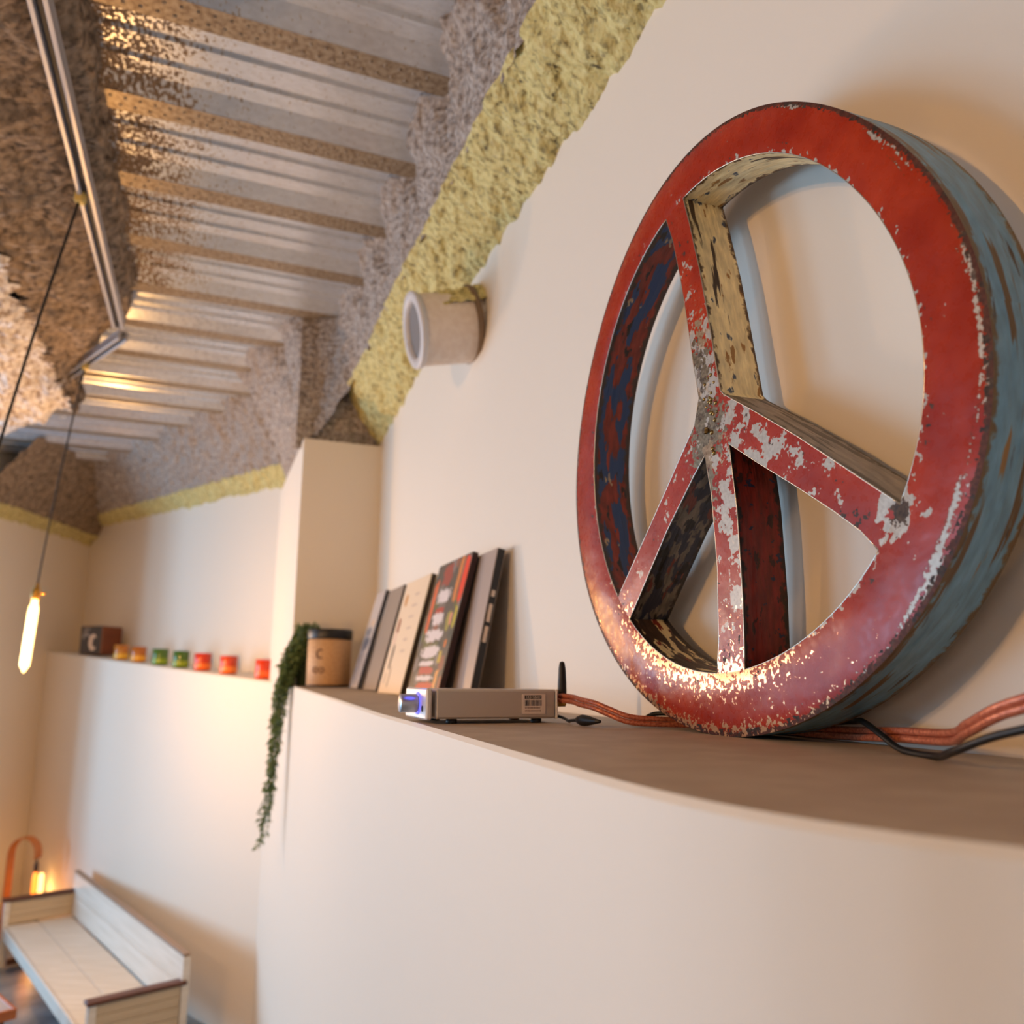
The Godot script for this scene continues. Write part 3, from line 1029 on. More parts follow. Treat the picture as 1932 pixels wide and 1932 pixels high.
func pendant(top: Vector3, mid: Vector3, bulb_top: Vector3, bulb_dir: Vector3, label: String, energy: float) -> void:
	var root := thing("pendant_lamp", label, "pendant lamp", Transform3D(Basis(), bulb_top))
	var o := bulb_top
	var path := PackedVector3Array()
	for i in 25:
		var t := i / 24.0
		var a := top.lerp(mid, t)
		var c := mid.lerp(bulb_top - bulb_dir * 0.055, t)
		path.append(a.lerp(c, t) - o)
	obj("cord", MB.new(true).tube(path, 0.0032, 6), M.cord, root)
	obj("cord_clip", MB.new().box(top - o + Vector3(0, -0.004, 0), Vector3(0.022, 0.03, 0.022), 0.004), mat(c8(214, 188, 110), 0.5), root)
	var up := -bulb_dir
	var x := up.cross(Vector3(0.2, 0.1, 0.95)).normalized()
	var bt := Transform3D(Basis(x, up, x.cross(up)), Vector3.ZERO)
	var sk := MB.new(true)
	sk.t = bt
	sk.lathe(PackedVector2Array([Vector2(0, -0.004), Vector2(0.0135, -0.004), Vector2(0.0145, 0.006), Vector2(0.0145, 0.026), Vector2(0.012, 0.034), Vector2(0.008, 0.040), Vector2(0.006, 0.055), Vector2(0, 0.056)]), 20)
	var so := obj("socket", sk, M.brass, root)
	var sw := MB.new(true)
	sw.tube(PackedVector3Array([bt * Vector3(0.012, 0.018, 0), bt * Vector3(0.032, 0.020, 0)]), 0.003, 8)
	obj("switch_key", sw, M.brass, so)
	var gl := MB.new(true)
	gl.t = bt
	gl.lathe(PackedVector2Array([Vector2(0, -0.262), Vector2(0.004, -0.260), Vector2(0.008, -0.250), Vector2(0.0155, -0.236), Vector2(0.016, -0.20), Vector2(0.016, -0.045), Vector2(0.0145, -0.030), Vector2(0.010, -0.018), Vector2(0.010, -0.004)]), 20)
	var em := mat(c8(255, 226, 176), 0.2)
	em.emission_enabled = true
	em.emission = Color(1.0, 0.78, 0.46)
	em.emission_energy_multiplier = 7.0
	obj("tube_bulb", gl, em, root)
	for k in 2:
		var l := OmniLight3D.new()
		l.name = "bulb_light"
		l.light_color = Color(1.0, 0.73, 0.41)
		l.light_energy = energy * 0.5
		l.light_size = 0.02
		l.omni_range = 12.0
		l.omni_attenuation = 2.0
		l.shadow_enabled = true
		l.position = bulb_dir * (0.08 + 0.10 * k)
		root.add_child(l, true)


func lamps() -> void:
	var yt := 2.50
	channel(W(-2.2, 0.862, yt), W(2.093, 0.848, yt), "long grey metal track under the ceiling beam's edge")
	channel(W(2.185, 0.840, yt), W(2.665, 1.075, yt), "short grey metal track turned towards the beam's far end")
	pendant(W(1.33, 0.862, yt - 0.014), Vector3(-1.09, 2.02, -1.66), Vector3(-1.17, 1.62, -1.70), Vector3(-0.03, -1, 0).normalized(), "pendant cord hanging from the long track, its bulb out of the picture", PEND1)
	pendant(W(2.49, 0.990, yt - 0.014), Vector3(-1.635, 2.0, -2.77), Vector3(-1.700, 1.638, -2.835), Vector3(-0.06, -1, -0.02).normalized(), "bare glowing tube bulb on a thin cord by the far left wall", PEND2)
	pendant(W(-0.25, 2.0, 2.77), W(-0.25, 2.0, 2.45), W(-0.25, 2.0, 2.12), Vector3.DOWN, "unseen tube bulb behind the viewer, placed to warm the sign and right wall", UNSEEN_PEND3)  # out of view, placed to warm the sign and right wall


# ---------------------------------------------------------------- things on the shelf
func amplifier() -> void:
	# x along the near side (towards the wall), y up, z towards the viewer
	var a := W(0.238, 0.276, 0)
	var b := W(0.236, 0.122, 0)
	var x := (b - a).normalized()
	var z := x.cross(Vector3.UP).normalized()
	var root := thing("amplifier", "small silver stereo amplifier with blue lit knob beside the sign", "amplifier", Transform3D(Basis(x, Vector3.UP, z), Vector3(a.x, SHELF, a.z)))
	var L := a.distance_to(b)
	var D := 0.098
	var H := 0.033
	var y0 := 0.0055
	var body_m := mat(c8(196, 188, 180), 0.42, 0.25)
	var plate_m := mat(c8(226, 220, 214), 0.35, 0.35)
	var al := mat(c8(186, 184, 190), 0.3, 0.8)
	obj("case", MB.new().box(Vector3(L / 2.0 + 0.004, y0 + H / 2.0, -D / 2.0), Vector3(L - 0.008, H, D), 0.0022), body_m, root)
	obj("face_plate", MB.new().box(Vector3(0.0, y0 + H / 2.0, -D / 2.0), Vector3(0.007, H + 0.002, D + 0.003), 0.0018), plate_m, root)
	obj("rear_plate", MB.new().box(Vector3(L + 0.0015, y0 + H / 2.0, -D / 2.0), Vector3(0.003, H + 0.001, D + 0.001), 0.001), plate_m, root)
	for fx in [0.030, L - 0.020]:
		for fz in [-0.012, -D + 0.012]:
			obj("foot", MB.new(true).lathe(PackedVector2Array([Vector2(0, 0), Vector2(0.006, 0), Vector2(0.0065, 0.001), Vector2(0.0062, y0), Vector2(0, y0)]), 16, Vector3(fx, 0, fz)), M.black, root)
	var kt := Transform3D(Basis(Vector3(0, 0, 1), PI / 2), Vector3(-0.0035, y0 + H / 2.0, -0.036))
	var k := MB.new(true)
	k.t = kt
	k.lathe(PackedVector2Array([Vector2(0.0105, 0.002), Vector2(0.0105, 0.0205), Vector2(0.0098, 0.0215), Vector2(0, 0.0215)]), 32)
	obj("volume_knob", k, al, root)
	var em := mat(c8(120, 120, 255), 0.3)
	em.emission_enabled = true
	em.emission = Color(0.28, 0.30, 1.0)
	em.emission_energy_multiplier = 2.2
	var r := MB.new(true)
	r.t = kt
	r.lathe(PackedVector2Array([Vector2(0.0112, 0.0), Vector2(0.0128, 0.0), Vector2(0.0128, 0.0012), Vector2(0.0112, 0.0012), Vector2(0.0112, 0.0)]), 32)
	obj("led_ring", r, em, root)
	var ll := OmniLight3D.new()
	ll.name = "led_light"
	ll.light_color = Color(0.3, 0.32, 1.0)
	ll.light_energy = 0.0003
	ll.light_size = 0.01
	ll.omni_range = 8.0
	ll.omni_attenuation = 2.0
	ll.shadow_enabled = true
	ll.position = Vector3(-0.016, y0 + H + 0.006, -0.02)
	root.add_child(ll)
	obj("headphone_jack", MB.new(true).tube(PackedVector3Array([Vector3(-0.003, y0 + 0.011, -0.015), Vector3(-0.0040, y0 + 0.011, -0.015)]), 0.0035, 14), M.black, root)
	# price sticker with its print
	var sx := L - 0.028
	var st := obj("sticker", MB.new().box(Vector3(sx, y0 + 0.0165, 0.0003), Vector3(0.029, 0.0225, 0.0006)), mat(c8(236, 222, 212), 0.5), root)
	var pr := MB.new()
	pr.box(Vector3(sx - 0.001, y0 + 0.0245, 0.0007), Vector3(0.021, 0.0042, 0.0002))
	rng.seed = 77
	var bx := sx - 0.011
	while bx < sx + 0.010:
		var bw := rng.randf_range(0.0003, 0.0010)
		pr.box(Vector3(bx + bw / 2, y0 + 0.0178, 0.0007), Vector3(bw, 0.0068, 0.0002))
		bx += bw + rng.randf_range(0.0004, 0.0013)
	obj("print", pr, mat(c8(44, 34, 30), 0.6), st)
	var tx := func(words: String, size: float, at: Vector3, m: Material) -> void:
		var t := TextMesh.new()
		var f := SystemFont.new()
		f.font_names = PackedStringArray(["Droid Sans"])
		t.font = f
		t.text = words
		t.font_size = 32
		t.pixel_size = size / 32.0
		t.depth = 0.0002
		var o := obj("lettering", t, m, st)
		o.position = at
	tx.call("TX3-Silver", 0.0044, Vector3(sx - 0.001, y0 + 0.0245, 0.0010), mat(c8(240, 228, 220), 0.5))
	# two lines of small print, too fine to read
	var fine := MB.new()
	for row in 2:
		bx = sx - 0.011
		while bx < sx + (0.007 if row == 0 else 0.009):
			fine.box(Vector3(bx + 0.0005, y0 + 0.0122 - 0.0033 * row, 0.0007), Vector3(0.0010, rng.randf_range(0.0010, 0.0017), 0.0002))
			bx += rng.randf_range(0.0013, 0.0020)
	obj("fine_print", fine, mat(c8(140, 108, 96), 0.6), st)
	# aerial on its brass elbow
	var an := obj("aerial_elbow", MB.new(true).tube(PackedVector3Array([Vector3(L + 0.002, y0 + 0.017, -0.012), Vector3(L + 0.017, y0 + 0.017, -0.012)]), 0.0042, 12), M.brass, root)
	obj("aerial", MB.new(true).lathe(PackedVector2Array([Vector2(0, 0), Vector2(0.0052, 0), Vector2(0.0056, 0.008), Vector2(0.0052, 0.024), Vector2(0.0044, 0.040), Vector2(0.0030, 0.0475), Vector2(0, 0.049)]), 18, Vector3(L + 0.0135, y0 + 0.018, -0.012)), mat(c8(24, 20, 18), 0.5), an)


func smooth_path(p: Array, n := 8) -> PackedVector3Array:
	var c := Curve3D.new()
	for i in p.size():
		var a: Vector3 = p[maxi(i - 1, 0)]
		var b: Vector3 = p[mini(i + 1, p.size() - 1)]
		var d := (b - a) / 6.0
		c.add_point(p[i], -d, d)
	var o := PackedVector3Array()
	for i in p.size() - 1:
		for k in n:
			o.append(c.sample(i, float(k) / n))
	o.append(p[p.size() - 1])
	return o


func cables() -> void:
	var cu := tri_mat(ntex(noise(0.06, 401, 3), [c8(146, 74, 56), c8(196, 112, 84), c8(214, 138, 108)], [0.2, 0.5, 0.8]), 9.0, 0.35, 0.25)
	var base := W(0.2, 0.09, SHELF)
	var root := thing("speaker_cable", "pink copper twin speaker cable running behind the round sign", "cable", Transform3D(Basis(), base))
	var pts := [[0.266, 0.1215, 1.347], [0.245, 0.112, 1.346], [0.213, 0.110, 1.345], [0.190, 0.113, 1.343], [0.165, 0.108, 1.340], [0.150, 0.098, 1.334], [0.13, 0.078, 1.3255], [0.112, 0.028, 1.3236], [0.092, 0.000, 1.3234], [0.07, -0.007, 1.3232], [0.03, -0.007, 1.3232], [-0.05, -0.007, 1.3235], [-0.10, -0.004, 1.325], [-0.17, 0.020, 1.329], [-0.235, 0.045, 1.332], [-0.275, 0.075, 1.341], [-0.32, 0.09, 1.356], [-0.40, 0.095, 1.372], [-0.52, 0.10, 1.375], [-0.70, 0.10, 1.330]]
	for sg in 2:
		var p := []
		for k in pts.size():
			var q = pts[k]
			p.append(W(q[0], q[1] + 0.0008 * (1 if sg == 0 else -1), q[2] + 0.0056 * sg) - base)
		obj("strand", MB.new(true).tube(smooth_path(p), 0.0029, 8), cu, root)
	# black supply lead: plug, lead on the shelf and away behind the sign
	var blk := thing("power_lead", "thin black power lead with a cone plug behind the amplifier", "cable", Transform3D(Basis(), base))
	var p2 := [W(0.258, 0.1215, 1.330) - base, W(0.240, 0.111, 1.326) - base, W(0.218, 0.113, 1.3228) - base, W(0.200, 0.121, 1.3245) - base, W(0.180, 0.120, 1.3262) - base]
	obj("lead", MB.new(true).tube(smooth_path(p2), 0.0018, 8), M.black, blk)
	var plug_path := PackedVector3Array()
	for i in 6:
		plug_path.append(W(lerpf(0.180, 0.140, i / 5.0), lerpf(0.120, 0.113, i / 5.0), 1.3265) - base)
	obj("plug", MB.new(true).tube(plug_path, 0.005, 12, PackedFloat32Array([0.004, 0.0062, 0.0058, 0.0045, 0.0030, 0.0016])), M.black, blk)
	var p3 := []
	for q in [[0.165, 0.050, 1.3228], [0.160, 0.035, 1.333], [0.135, 0.014, 1.334], [0.10, -0.006, 1.3345], [0.05, -0.007, 1.3346], [-0.05, -0.007, 1.3350], [-0.10, -0.002, 1.338], [-0.13, 0.015, 1.339], [-0.16, 0.028, 1.331], [-0.19, 0.040, 1.3228], [-0.235, 0.058, 1.3228], [-0.275, 0.089, 1.330], [-0.32, 0.099, 1.344], [-0.40, 0.104, 1.360], [-0.52, 0.109, 1.363], [-0.70, 0.109, 1.3226]]:
		p3.append(W(q[0], q[1], q[2]) - base)
	obj("lead", MB.new(true).tube(smooth_path(p3), 0.0026, 8), M.black, blk)


func image_mat(im: Image, rough := 0.4) -> StandardMaterial3D:
	var m := mat(Color.WHITE, rough)
	m.albedo_texture = ImageTexture.create_from_image(im)
	return m


# a closed book leaning on the wall, cover towards the room. s0 is its near edge, s1 its far edge
func book(label: String, s0: float, s1: float, wb: float, wt: float, h: float, thick: float, cover: Material, spine: Material, back: Material, pages_near := true) -> Node3D:
	var yb := minf(shelf_y(s0), shelf_y(s1))
	var lean := atan2(wb - wt, h)
	var up := (Vector3.UP * cos(lean) - WN * sin(lean)).normalized()
	var x := -WU
	var z := x.cross(up).normalized()
	var width := s1 - s0
	# z = 0 is the front cover's face; the bottom edge rests on the shelf
	var root := thing("book", label, "book", Transform3D(Basis(x, up, z), W(s1, wb, yb) + Vector3(0, thick * sin(lean), 0)), "large books leaning on the wall")
	obj("pages", MB.new().box(Vector3(width / 2.0, h / 2.0, -thick / 2.0), Vector3(width - 0.008, h - 0.008, thick - 0.004)), mat(c8(206, 190, 170), 0.8), root)
	var f := MB.new()
	f.box(Vector3(width / 2.0, h / 2.0, -0.0011), Vector3(width, h, 0.0022), 0.0005)
	obj("front_cover", f, back, root)
	var pr := MB.new()
	pr.quad(Vector3(0.001, 0.001, 0.0003), Vector3(width - 0.001, 0.001, 0.0003), Vector3(width - 0.001, h - 0.001, 0.0003), Vector3(0.001, h - 0.001, 0.0003), Vector2(0, 1), Vector2(1, 1), Vector2(1, 0), Vector2(0, 0))
	obj("cover_print", pr, cover, root)
	obj("back_cover", MB.new().box(Vector3(width / 2.0, h / 2.0, -thick + 0.0011), Vector3(width, h, 0.0022), 0.0005), back, root)
	obj("spine", MB.new().box(Vector3(width - 0.0015, h / 2.0, -thick / 2.0), Vector3(0.003, h, thick), 0.001), spine, root)
	return root


func blob(im: Image, c: Color, x: float, y: float, rx: float, ry: float, n: FastNoiseLite, rough := 0.35) -> void:
	var w := im.get_width()
	var h := im.get_height()
	for j in range(maxi(0, int((y - ry) * h)), mini(h, int((y + ry) * h) + 1)):
		for i in range(maxi(0, int((x - rx) * w)), mini(w, int((x + rx) * w) + 1)):
			var dx := (i / float(w) - x) / rx
			var dy := (j / float(h) - y) / ry
			if maxf(absf(dx), absf(dy)) * 0.7 + 0.3 * (dx * dx + dy * dy) + rough * n.get_noise_2d(i, j) < 0.85:
				im.set_pixel(i, j, c)


func books() -> void:
	var n := noise(0.05, 501, 3)
	# cream cover with a small figure
	var im := Image.create(200, 220, false, Image.FORMAT_RGB8)
	im.fill(c8(236, 214, 186))
	blob(im, c8(198, 132, 48), 0.20, 0.17, 0.06, 0.06, n)
	blob(im, c8(150, 84, 56), 0.16, 0.40, 0.07, 0.08, n)
	blob(im, c8(226, 196, 176), 0.14, 0.52, 0.07, 0.07, n)
	blob(im, c8(60, 52, 50), 0.22, 0.68, 0.045, 0.14, n)
	blob(im, c8(70, 58, 54), 0.34, 0.86, 0.02, 0.10, n, 0.2)
	blob(im, c8(150, 130, 116), 0.16, 0.88, 0.02, 0.06, n)
	for k in 6:
		blob(im, c8(206, 184, 166), 0.62, 0.14 + 0.10 * k, 0.12, 0.012, n, 0.5)
	book("cream book with a dark dancing figure, between the grey books and the colourful one", 1.165, 1.41, 0.092, 0.022, 0.290, 0.014, image_mat(im), mat(c8(60, 46, 28), 0.5), mat(c8(206, 182, 132), 0.5))
	# busy colourful cover
	im = Image.create(240, 280, false, Image.FORMAT_RGB8)
	im.fill(c8(92, 84, 74))
	rng.seed = 9
	for k in 46:
		var cl: Color = [c8(120, 112, 104), c8(70, 74, 66), c8(150, 92, 70), c8(104, 104, 58), c8(134, 124, 120)][k % 5]
		blob(im, cl, rng.randf(), rng.randf(), 0.08, 0.06, n)
	blob(im, c8(226, 104, 50), 0.10, 0.32, 0.06, 0.24, n, 0.2)
	blob(im, c8(160, 74, 60), 0.38, 0.10, 0.16, 0.09, n)
	blob(im, c8(214, 130, 60), 0.76, 0.16, 0.06, 0.20, n, 0.2)
	blob(im, c8(236, 66, 30), 0.92, 0.18, 0.08, 0.19, n, 0.15)
	blob(im, c8(180, 66, 52), 0.40, 0.37, 0.16, 0.03, n)
	blob(im, c8(190, 176, 40), 0.93, 0.44, 0.04, 0.09, n)
	blob(im, c8(160, 150, 66), 0.76, 0.46, 0.07, 0.08, n)
	blob(im, c8(224, 150, 116), 0.82, 0.45, 0.04, 0.05, n)
	blob(im, c8(220, 120, 40), 0.85, 0.62, 0.04, 0.03, n)
	blob(im, c8(196, 170, 60), 0.78, 0.71, 0.05, 0.05, n)
	blob(im, c8(190, 84, 72), 0.45, 0.80, 0.25, 0.03, n)
	blob(im, c8(200, 80, 62), 0.5, 0.91, 0.28, 0.03, n)
	blob(im, c8(226, 160, 90), 0.82, 0.86, 0.05, 0.08, n)
	for q in [[0.42, 0.26, 0.22, 0.055], [0.40, 0.43, 0.20, 0.05], [0.42, 0.55, 0.28, 0.05], [0.42, 0.67, 0.30, 0.05], [0.42, 0.75, 0.28, 0.02], [0.44, 0.855, 0.30, 0.02]]:
		blob(im, c8(226, 214, 212), q[0], q[1], q[2], q[3], n, 0.6)
	book("colourful book with orange and white print leaning left of the thick grey book", 0.842, 1.082, 0.098, 0.026, 0.300, 0.012, image_mat(im), mat(c8(52, 22, 16), 0.4), mat(c8(60, 34, 26), 0.4))
	# plain grey book with a thick black spine
	im = Image.create(64, 64, false, Image.FORMAT_RGB8)
	im.fill(c8(176, 158, 148))
	var g := book("thick grey book with a black lettered spine, nearest the amplifier", 0.745, 0.945, 0.066, 0.011, 0.292, 0.016, image_mat(im), mat(c8(28, 22, 20), 0.4), mat(c8(150, 134, 124), 0.5))
	var sp := g.get_node("spine")
	var w := 0.200
	for q in [[0.128, 0.030], [0.168, 0.034], [0.205, 0.012]]:
		obj("spine_mark", MB.new().box(Vector3(w + 0.0003, q[0], -0.008), Vector3(0.0012, q[1], 0.007), 0.0003), mat(c8(216, 196, 180), 0.5), sp)
	# two grey books at the far end
	im = Image.create(128, 160, false, Image.FORMAT_RGB8)
	im.fill(c8(186, 178, 176))
	blob(im, c8(104, 108, 120), 0.5, 0.55, 0.4, 0.08, n)
	blob(im, c8(128, 128, 136), 0.45, 0.42, 0.3, 0.05, n)
	blob(im, c8(206, 178, 150), 0.6, 0.33, 0.2, 0.04, n)
	blob(im, c8(150, 144, 146), 0.5, 0.8, 0.5, 0.2, n)
	book("slim pale grey book with a slate edge beside the jar, farthest of the row", 1.638, 1.765, 0.104, 0.028, 0.292, 0.012, image_mat(im), mat(c8(64, 68, 80), 0.4), mat(c8(96, 98, 108), 0.5))
	im = Image.create(64, 64, false, Image.FORMAT_RGB8)
	im.fill(c8(150, 136, 124))
	book("slim taupe book with a dark edge, second from the jar", 1.455, 1.63, 0.088, 0.018, 0.290, 0.012, image_mat(im), mat(c8(48, 48, 54), 0.4), mat(c8(90, 84, 80), 0.5))


func jar() -> void:
	var s := 1.86
	var root := thing("storage_jar", "round kraft paper jar with a black lid in the shelf corner", "jar", Transform3D(Basis(-WU, Vector3.UP, WN), W(s, 0.152, shelf_y(s) - 0.0005)))
	var kraft := tri_mat(ntex(noise(0.05, 601, 4), [c8(190, 146, 100), c8(206, 164, 118)], [0.3, 0.7]), 4.0, 0.6)
	obj("body", MB.new(true).lathe(PackedVector2Array([Vector2(0, 0), Vector2(0.062, 0), Vector2(0.0655, 0.004), Vector2(0.0655, 0.140), Vector2(0.060, 0.146), Vector2(0, 0.146)]), 40), kraft, root)
	obj("base_band", MB.new(true).lathe(PackedVector2Array([Vector2(0.064, 0.0005), Vector2(0.0662, 0.0015), Vector2(0.0662, 0.007), Vector2(0.0655, 0.008)]), 40), mat(c8(60, 40, 26), 0.6), root)
	obj("lid", MB.new(true).lathe(PackedVector2Array([Vector2(0.060, 0.143), Vector2(0.0665, 0.144), Vector2(0.0675, 0.147), Vector2(0.0675, 0.170), Vector2(0.065, 0.174), Vector2(0, 0.175)]), 40), M.black, root)
	# printed marks wrapped on the front
	var mk := func(words: String, size: float, ang: float, y: float) -> void:
		var t := TextMesh.new()
		var f := SystemFont.new()
		f.font_names = PackedStringArray(["Droid Sans"])
		f.font_weight = 700
		t.font = f
		t.text = words
		t.font_size = 48
		t.pixel_size = size / 48.0
		t.depth = 0.0008
		var o := obj("lettering", t, mat(c8(108, 70, 40), 0.7), root)
		o.transform = Transform3D(Basis(Vector3.UP, ang), Vector3(sin(ang) * 0.0656, y, cos(ang) * 0.0656))
	mk.call("C", 0.040, 0.95, 0.098)
	mk.call("OO", 0.026, 0.95, 0.050)


func plant() -> void:
	var s := 1.955
	var w := 0.212
	var y := shelf_y(s)
	var o := W(s, w, y)
	var root := thing("trailing_plant", "green trailing plant hanging over the shelf corner in front of the jar", "plant", Transform3D(Basis(), o))
	obj("pot", MB.new(true).lathe(PackedVector2Array([Vector2(0, 0), Vector2(0.024, 0), Vector2(0.030, 0.10), Vector2(0.033, 0.102), Vector2(0.033, 0.118), Vector2(0.028, 0.118), Vector2(0.027, 0.108), Vector2(0, 0.108)]), 24), mat(c8(44, 58, 36), 0.6), root)
	rng.seed = 21
	var stems := MB.new(true)
	var lv := MB.new(true)
	var leaf := func(p: Vector3, d: Vector3, up: Vector3, l: float) -> void:
		d = d.normalized()
		var x := d.cross(up).normalized()
		var nn := x.cross(d).normalized()
		var a := p
		var b := p + d * l * 0.45 + x * l * 0.26 + nn * l * 0.06
		var c := p + d * l - nn * l * 0.10
		var e := p + d * l * 0.45 - x * l * 0.26 + nn * l * 0.06
		var m := p + d * l * 0.5 - nn * l * 0.05
		lv.tri(a, b, m); lv.tri(b, c, m); lv.tri(c, e, m); lv.tri(e, a, m)
	for k in 44:
		var bottom: float = [1.12, 1.36, 0.97, 1.40, 0.92, 1.22, 1.38, 1.36, 1.40, 1.34, 1.39, 1.28][k % 12] + rng.randf_range(-0.03, 0.03)
		var js := rng.randf_range(-0.022, 0.042)
		var spread := rng.randf_range(0.0, 1.0)
		var top := y + 0.118 + rng.randf_range(0.0, 0.075)
		var pts := [W(s + js * 0.4, w + rng.randf_range(-0.02, 0.01), y + 0.108), W(s + js, w + rng.randf_range(-0.034, 0.030), top), W(s + js * 1.4 - 0.01, w + rng.randf_range(0.0, 0.068), lerpf(top, y, 0.45)), W(s + js * 1.3 - 0.01, 0.256 + 0.035 * spread, y + 0.005)]
		var yy := y - 0.07
		while yy > bottom:
			var f := (y - yy) / 0.5
			pts.append(W(s + js * (1.1 - 0.5 * f) + rng.randf_range(-0.008, 0.008), 0.268 + 0.024 * spread + 0.028 * f + rng.randf_range(-0.006, 0.006), yy))
			yy -= 0.06
		if bottom < 1.0:
			pts.append(W(s + js + rng.randf_range(-0.02, 0.02), 0.30 + rng.randf_range(-0.012, 0.035), bottom - 0.03))
		var loc := []
		for p in pts:
			loc.append(p - o)
		var path := smooth_path(loc, 6)
		stems.tube(path, 0.0013, 5)
		for i in range(2, path.size() - 1):
			var d := path[i + 1] - path[i]
			var dense := 4 if path[i].y > -0.02 else 2
			if path[i].y < -0.30:
				dense = 1
			for q in dense:
				var side := Vector3(rng.randfn(), rng.randfn() * 0.5, rng.randfn()).normalized()
				leaf.call(path[i].lerp(path[i + 1], rng.randf()), d.normalized() * 0.6 + side * 0.8, side.cross(d) + Vector3(0.01, 0.02, 0.01), rng.randf_range(0.012, 0.022))
	stuff(obj("stems", stems, mat(c8(84, 96, 52), 0.7), root))
	var lm := tri_mat(ntex(noise(0.03, 701, 3), [c8(52, 80, 40), c8(98, 122, 72), c8(140, 154, 104)], [0.2, 0.5, 0.85]), 12.0, 0.5)
	lm.backlight_enabled = true
	lm.backlight = Color(0.16, 0.24, 0.08)
	stuff(obj("leaves", lv, lm, root))


func cups() -> void:
	var kinds := [
		[1.003, c8(176, 112, 36), c8(212, 164, 40), "amber glass cup beside the brown box"],
		[1.224, c8(170, 100, 30), c8(216, 156, 36), "amber glass cup next to the first green cup"],
		[1.485, c8(70, 106, 34), c8(120, 150, 30), "green glass cup next to an amber cup"],
		[1.714, c8(62, 98, 26), c8(126, 148, 24), "green glass cup next to a red cup"],
		[1.936, c8(196, 56, 26), c8(226, 110, 36), "red glass cup next to a green cup"],
		[2.180, c8(206, 74, 40), c8(230, 122, 48), "red orange glass cup in the middle of the three red cups"],
		[2.484, c8(216, 62, 24), c8(238, 96, 30), "orange red glass cup nearest the trailing plant"]]
	var first: Node3D = null
	for k in kinds:
		var at := Transform3D(Basis(), E(k[0], -0.055, ledge_y(k[0]) + 0.0012))
		var c: Node3D
		if first == null:
			c = thing("glass_cup", k[3], "glass cup", at, "coloured glass cups on the far ledge")
			obj("glass", MB.new(true).lathe(PackedVector2Array([Vector2(0, 0), Vector2(0.033, 0), Vector2(0.036, 0.004), Vector2(0.0385, 0.078), Vector2(0.0375, 0.0795), Vector2(0.0365, 0.078), Vector2(0.0345, 0.034), Vector2(0, 0.033)]), 28), M.wall, c)
			obj("wax", MB.new(true).lathe(PackedVector2Array([Vector2(0.0372, 0.006), Vector2(0.0380, 0.008), Vector2(0.0388, 0.030), Vector2(0.0380, 0.033)]), 28), M.wall, c)
			first = c
		else:
			c = first.duplicate()
			c.name = numbered("glass_cup")
			add_child(c)
			c.transform = at
			tag(c, k[3], "glass cup", "coloured glass cups on the far ledge")
		var gm := mat(k[1], 0.12)
		gm.backlight_enabled = true
		gm.backlight = Color(k[1].r, k[1].g, k[1].b) * 0.7
		c.get_node("glass").material_override = gm
		var wm := mat(k[2], 0.2)
		c.get_node("wax").material_override = wm


func wooden_box() -> void:
	var t := 0.50
	var p := E(t, -0.13, ledge_y(t - 0.1))
	var x := Vector3(0.31, 0, -0.95).normalized()   # the dark face looks along -x, the wooden side along z
	var root := thing("wooden_box", "brown wooden box with a dark face and white curve on the far ledge", "box", Transform3D(Basis(x, Vector3.UP, x.cross(Vector3.UP)), p))
	var w := 0.150
	var h := 0.165
	obj("case", MB.new().box(Vector3(0, h / 2.0, 0), Vector3(w, h, 0.16), 0.003), tri_mat(grain(c8(122, 62, 24), c8(96, 46, 16), 12), 2.0, 0.45), root)
	# dark printed face on the left-hand side
	var f := obj("face", MB.new().box(Vector3(-w / 2.0 - 0.002, h / 2.0, 0), Vector3(0.004, h - 0.004, 0.154), 0.001), mat(c8(70, 66, 68), 0.5), root)
	var arc := PackedVector2Array()
	for i in 21:
		var a := lerpf(0.9, TAU - 0.9, i / 20.0)
		arc.append(Vector2(cos(a) * 0.030, sin(a) * 0.048))
	for i in 21:
		var a := lerpf(TAU - 0.9, 0.9, i / 20.0)
		arc.append(Vector2(0.012 + cos(a) * 0.018, sin(a) * 0.030))
	var cr := MB.new()
	cr.t = Transform3D(Basis(Vector3.UP, -PI / 2), Vector3(-w / 2.0 - 0.004, h * 0.42, 0.020))
	cr.prism(arc, 0.0, 0.0012)
	obj("crescent_mark", cr, M.chalk, f)
	var dt := MB.new()
	rng.seed = 31
	for k in 9:
		dt.box(Vector3(-w / 2.0 - 0.0042, h * rng.randf_range(0.55, 0.95), rng.randf_range(-0.06, -0.01)), Vector3(0.001, 0.014, 0.016), 0.0)
	obj("pale_marks", dt, mat(c8(150, 144, 140), 0.6), f)


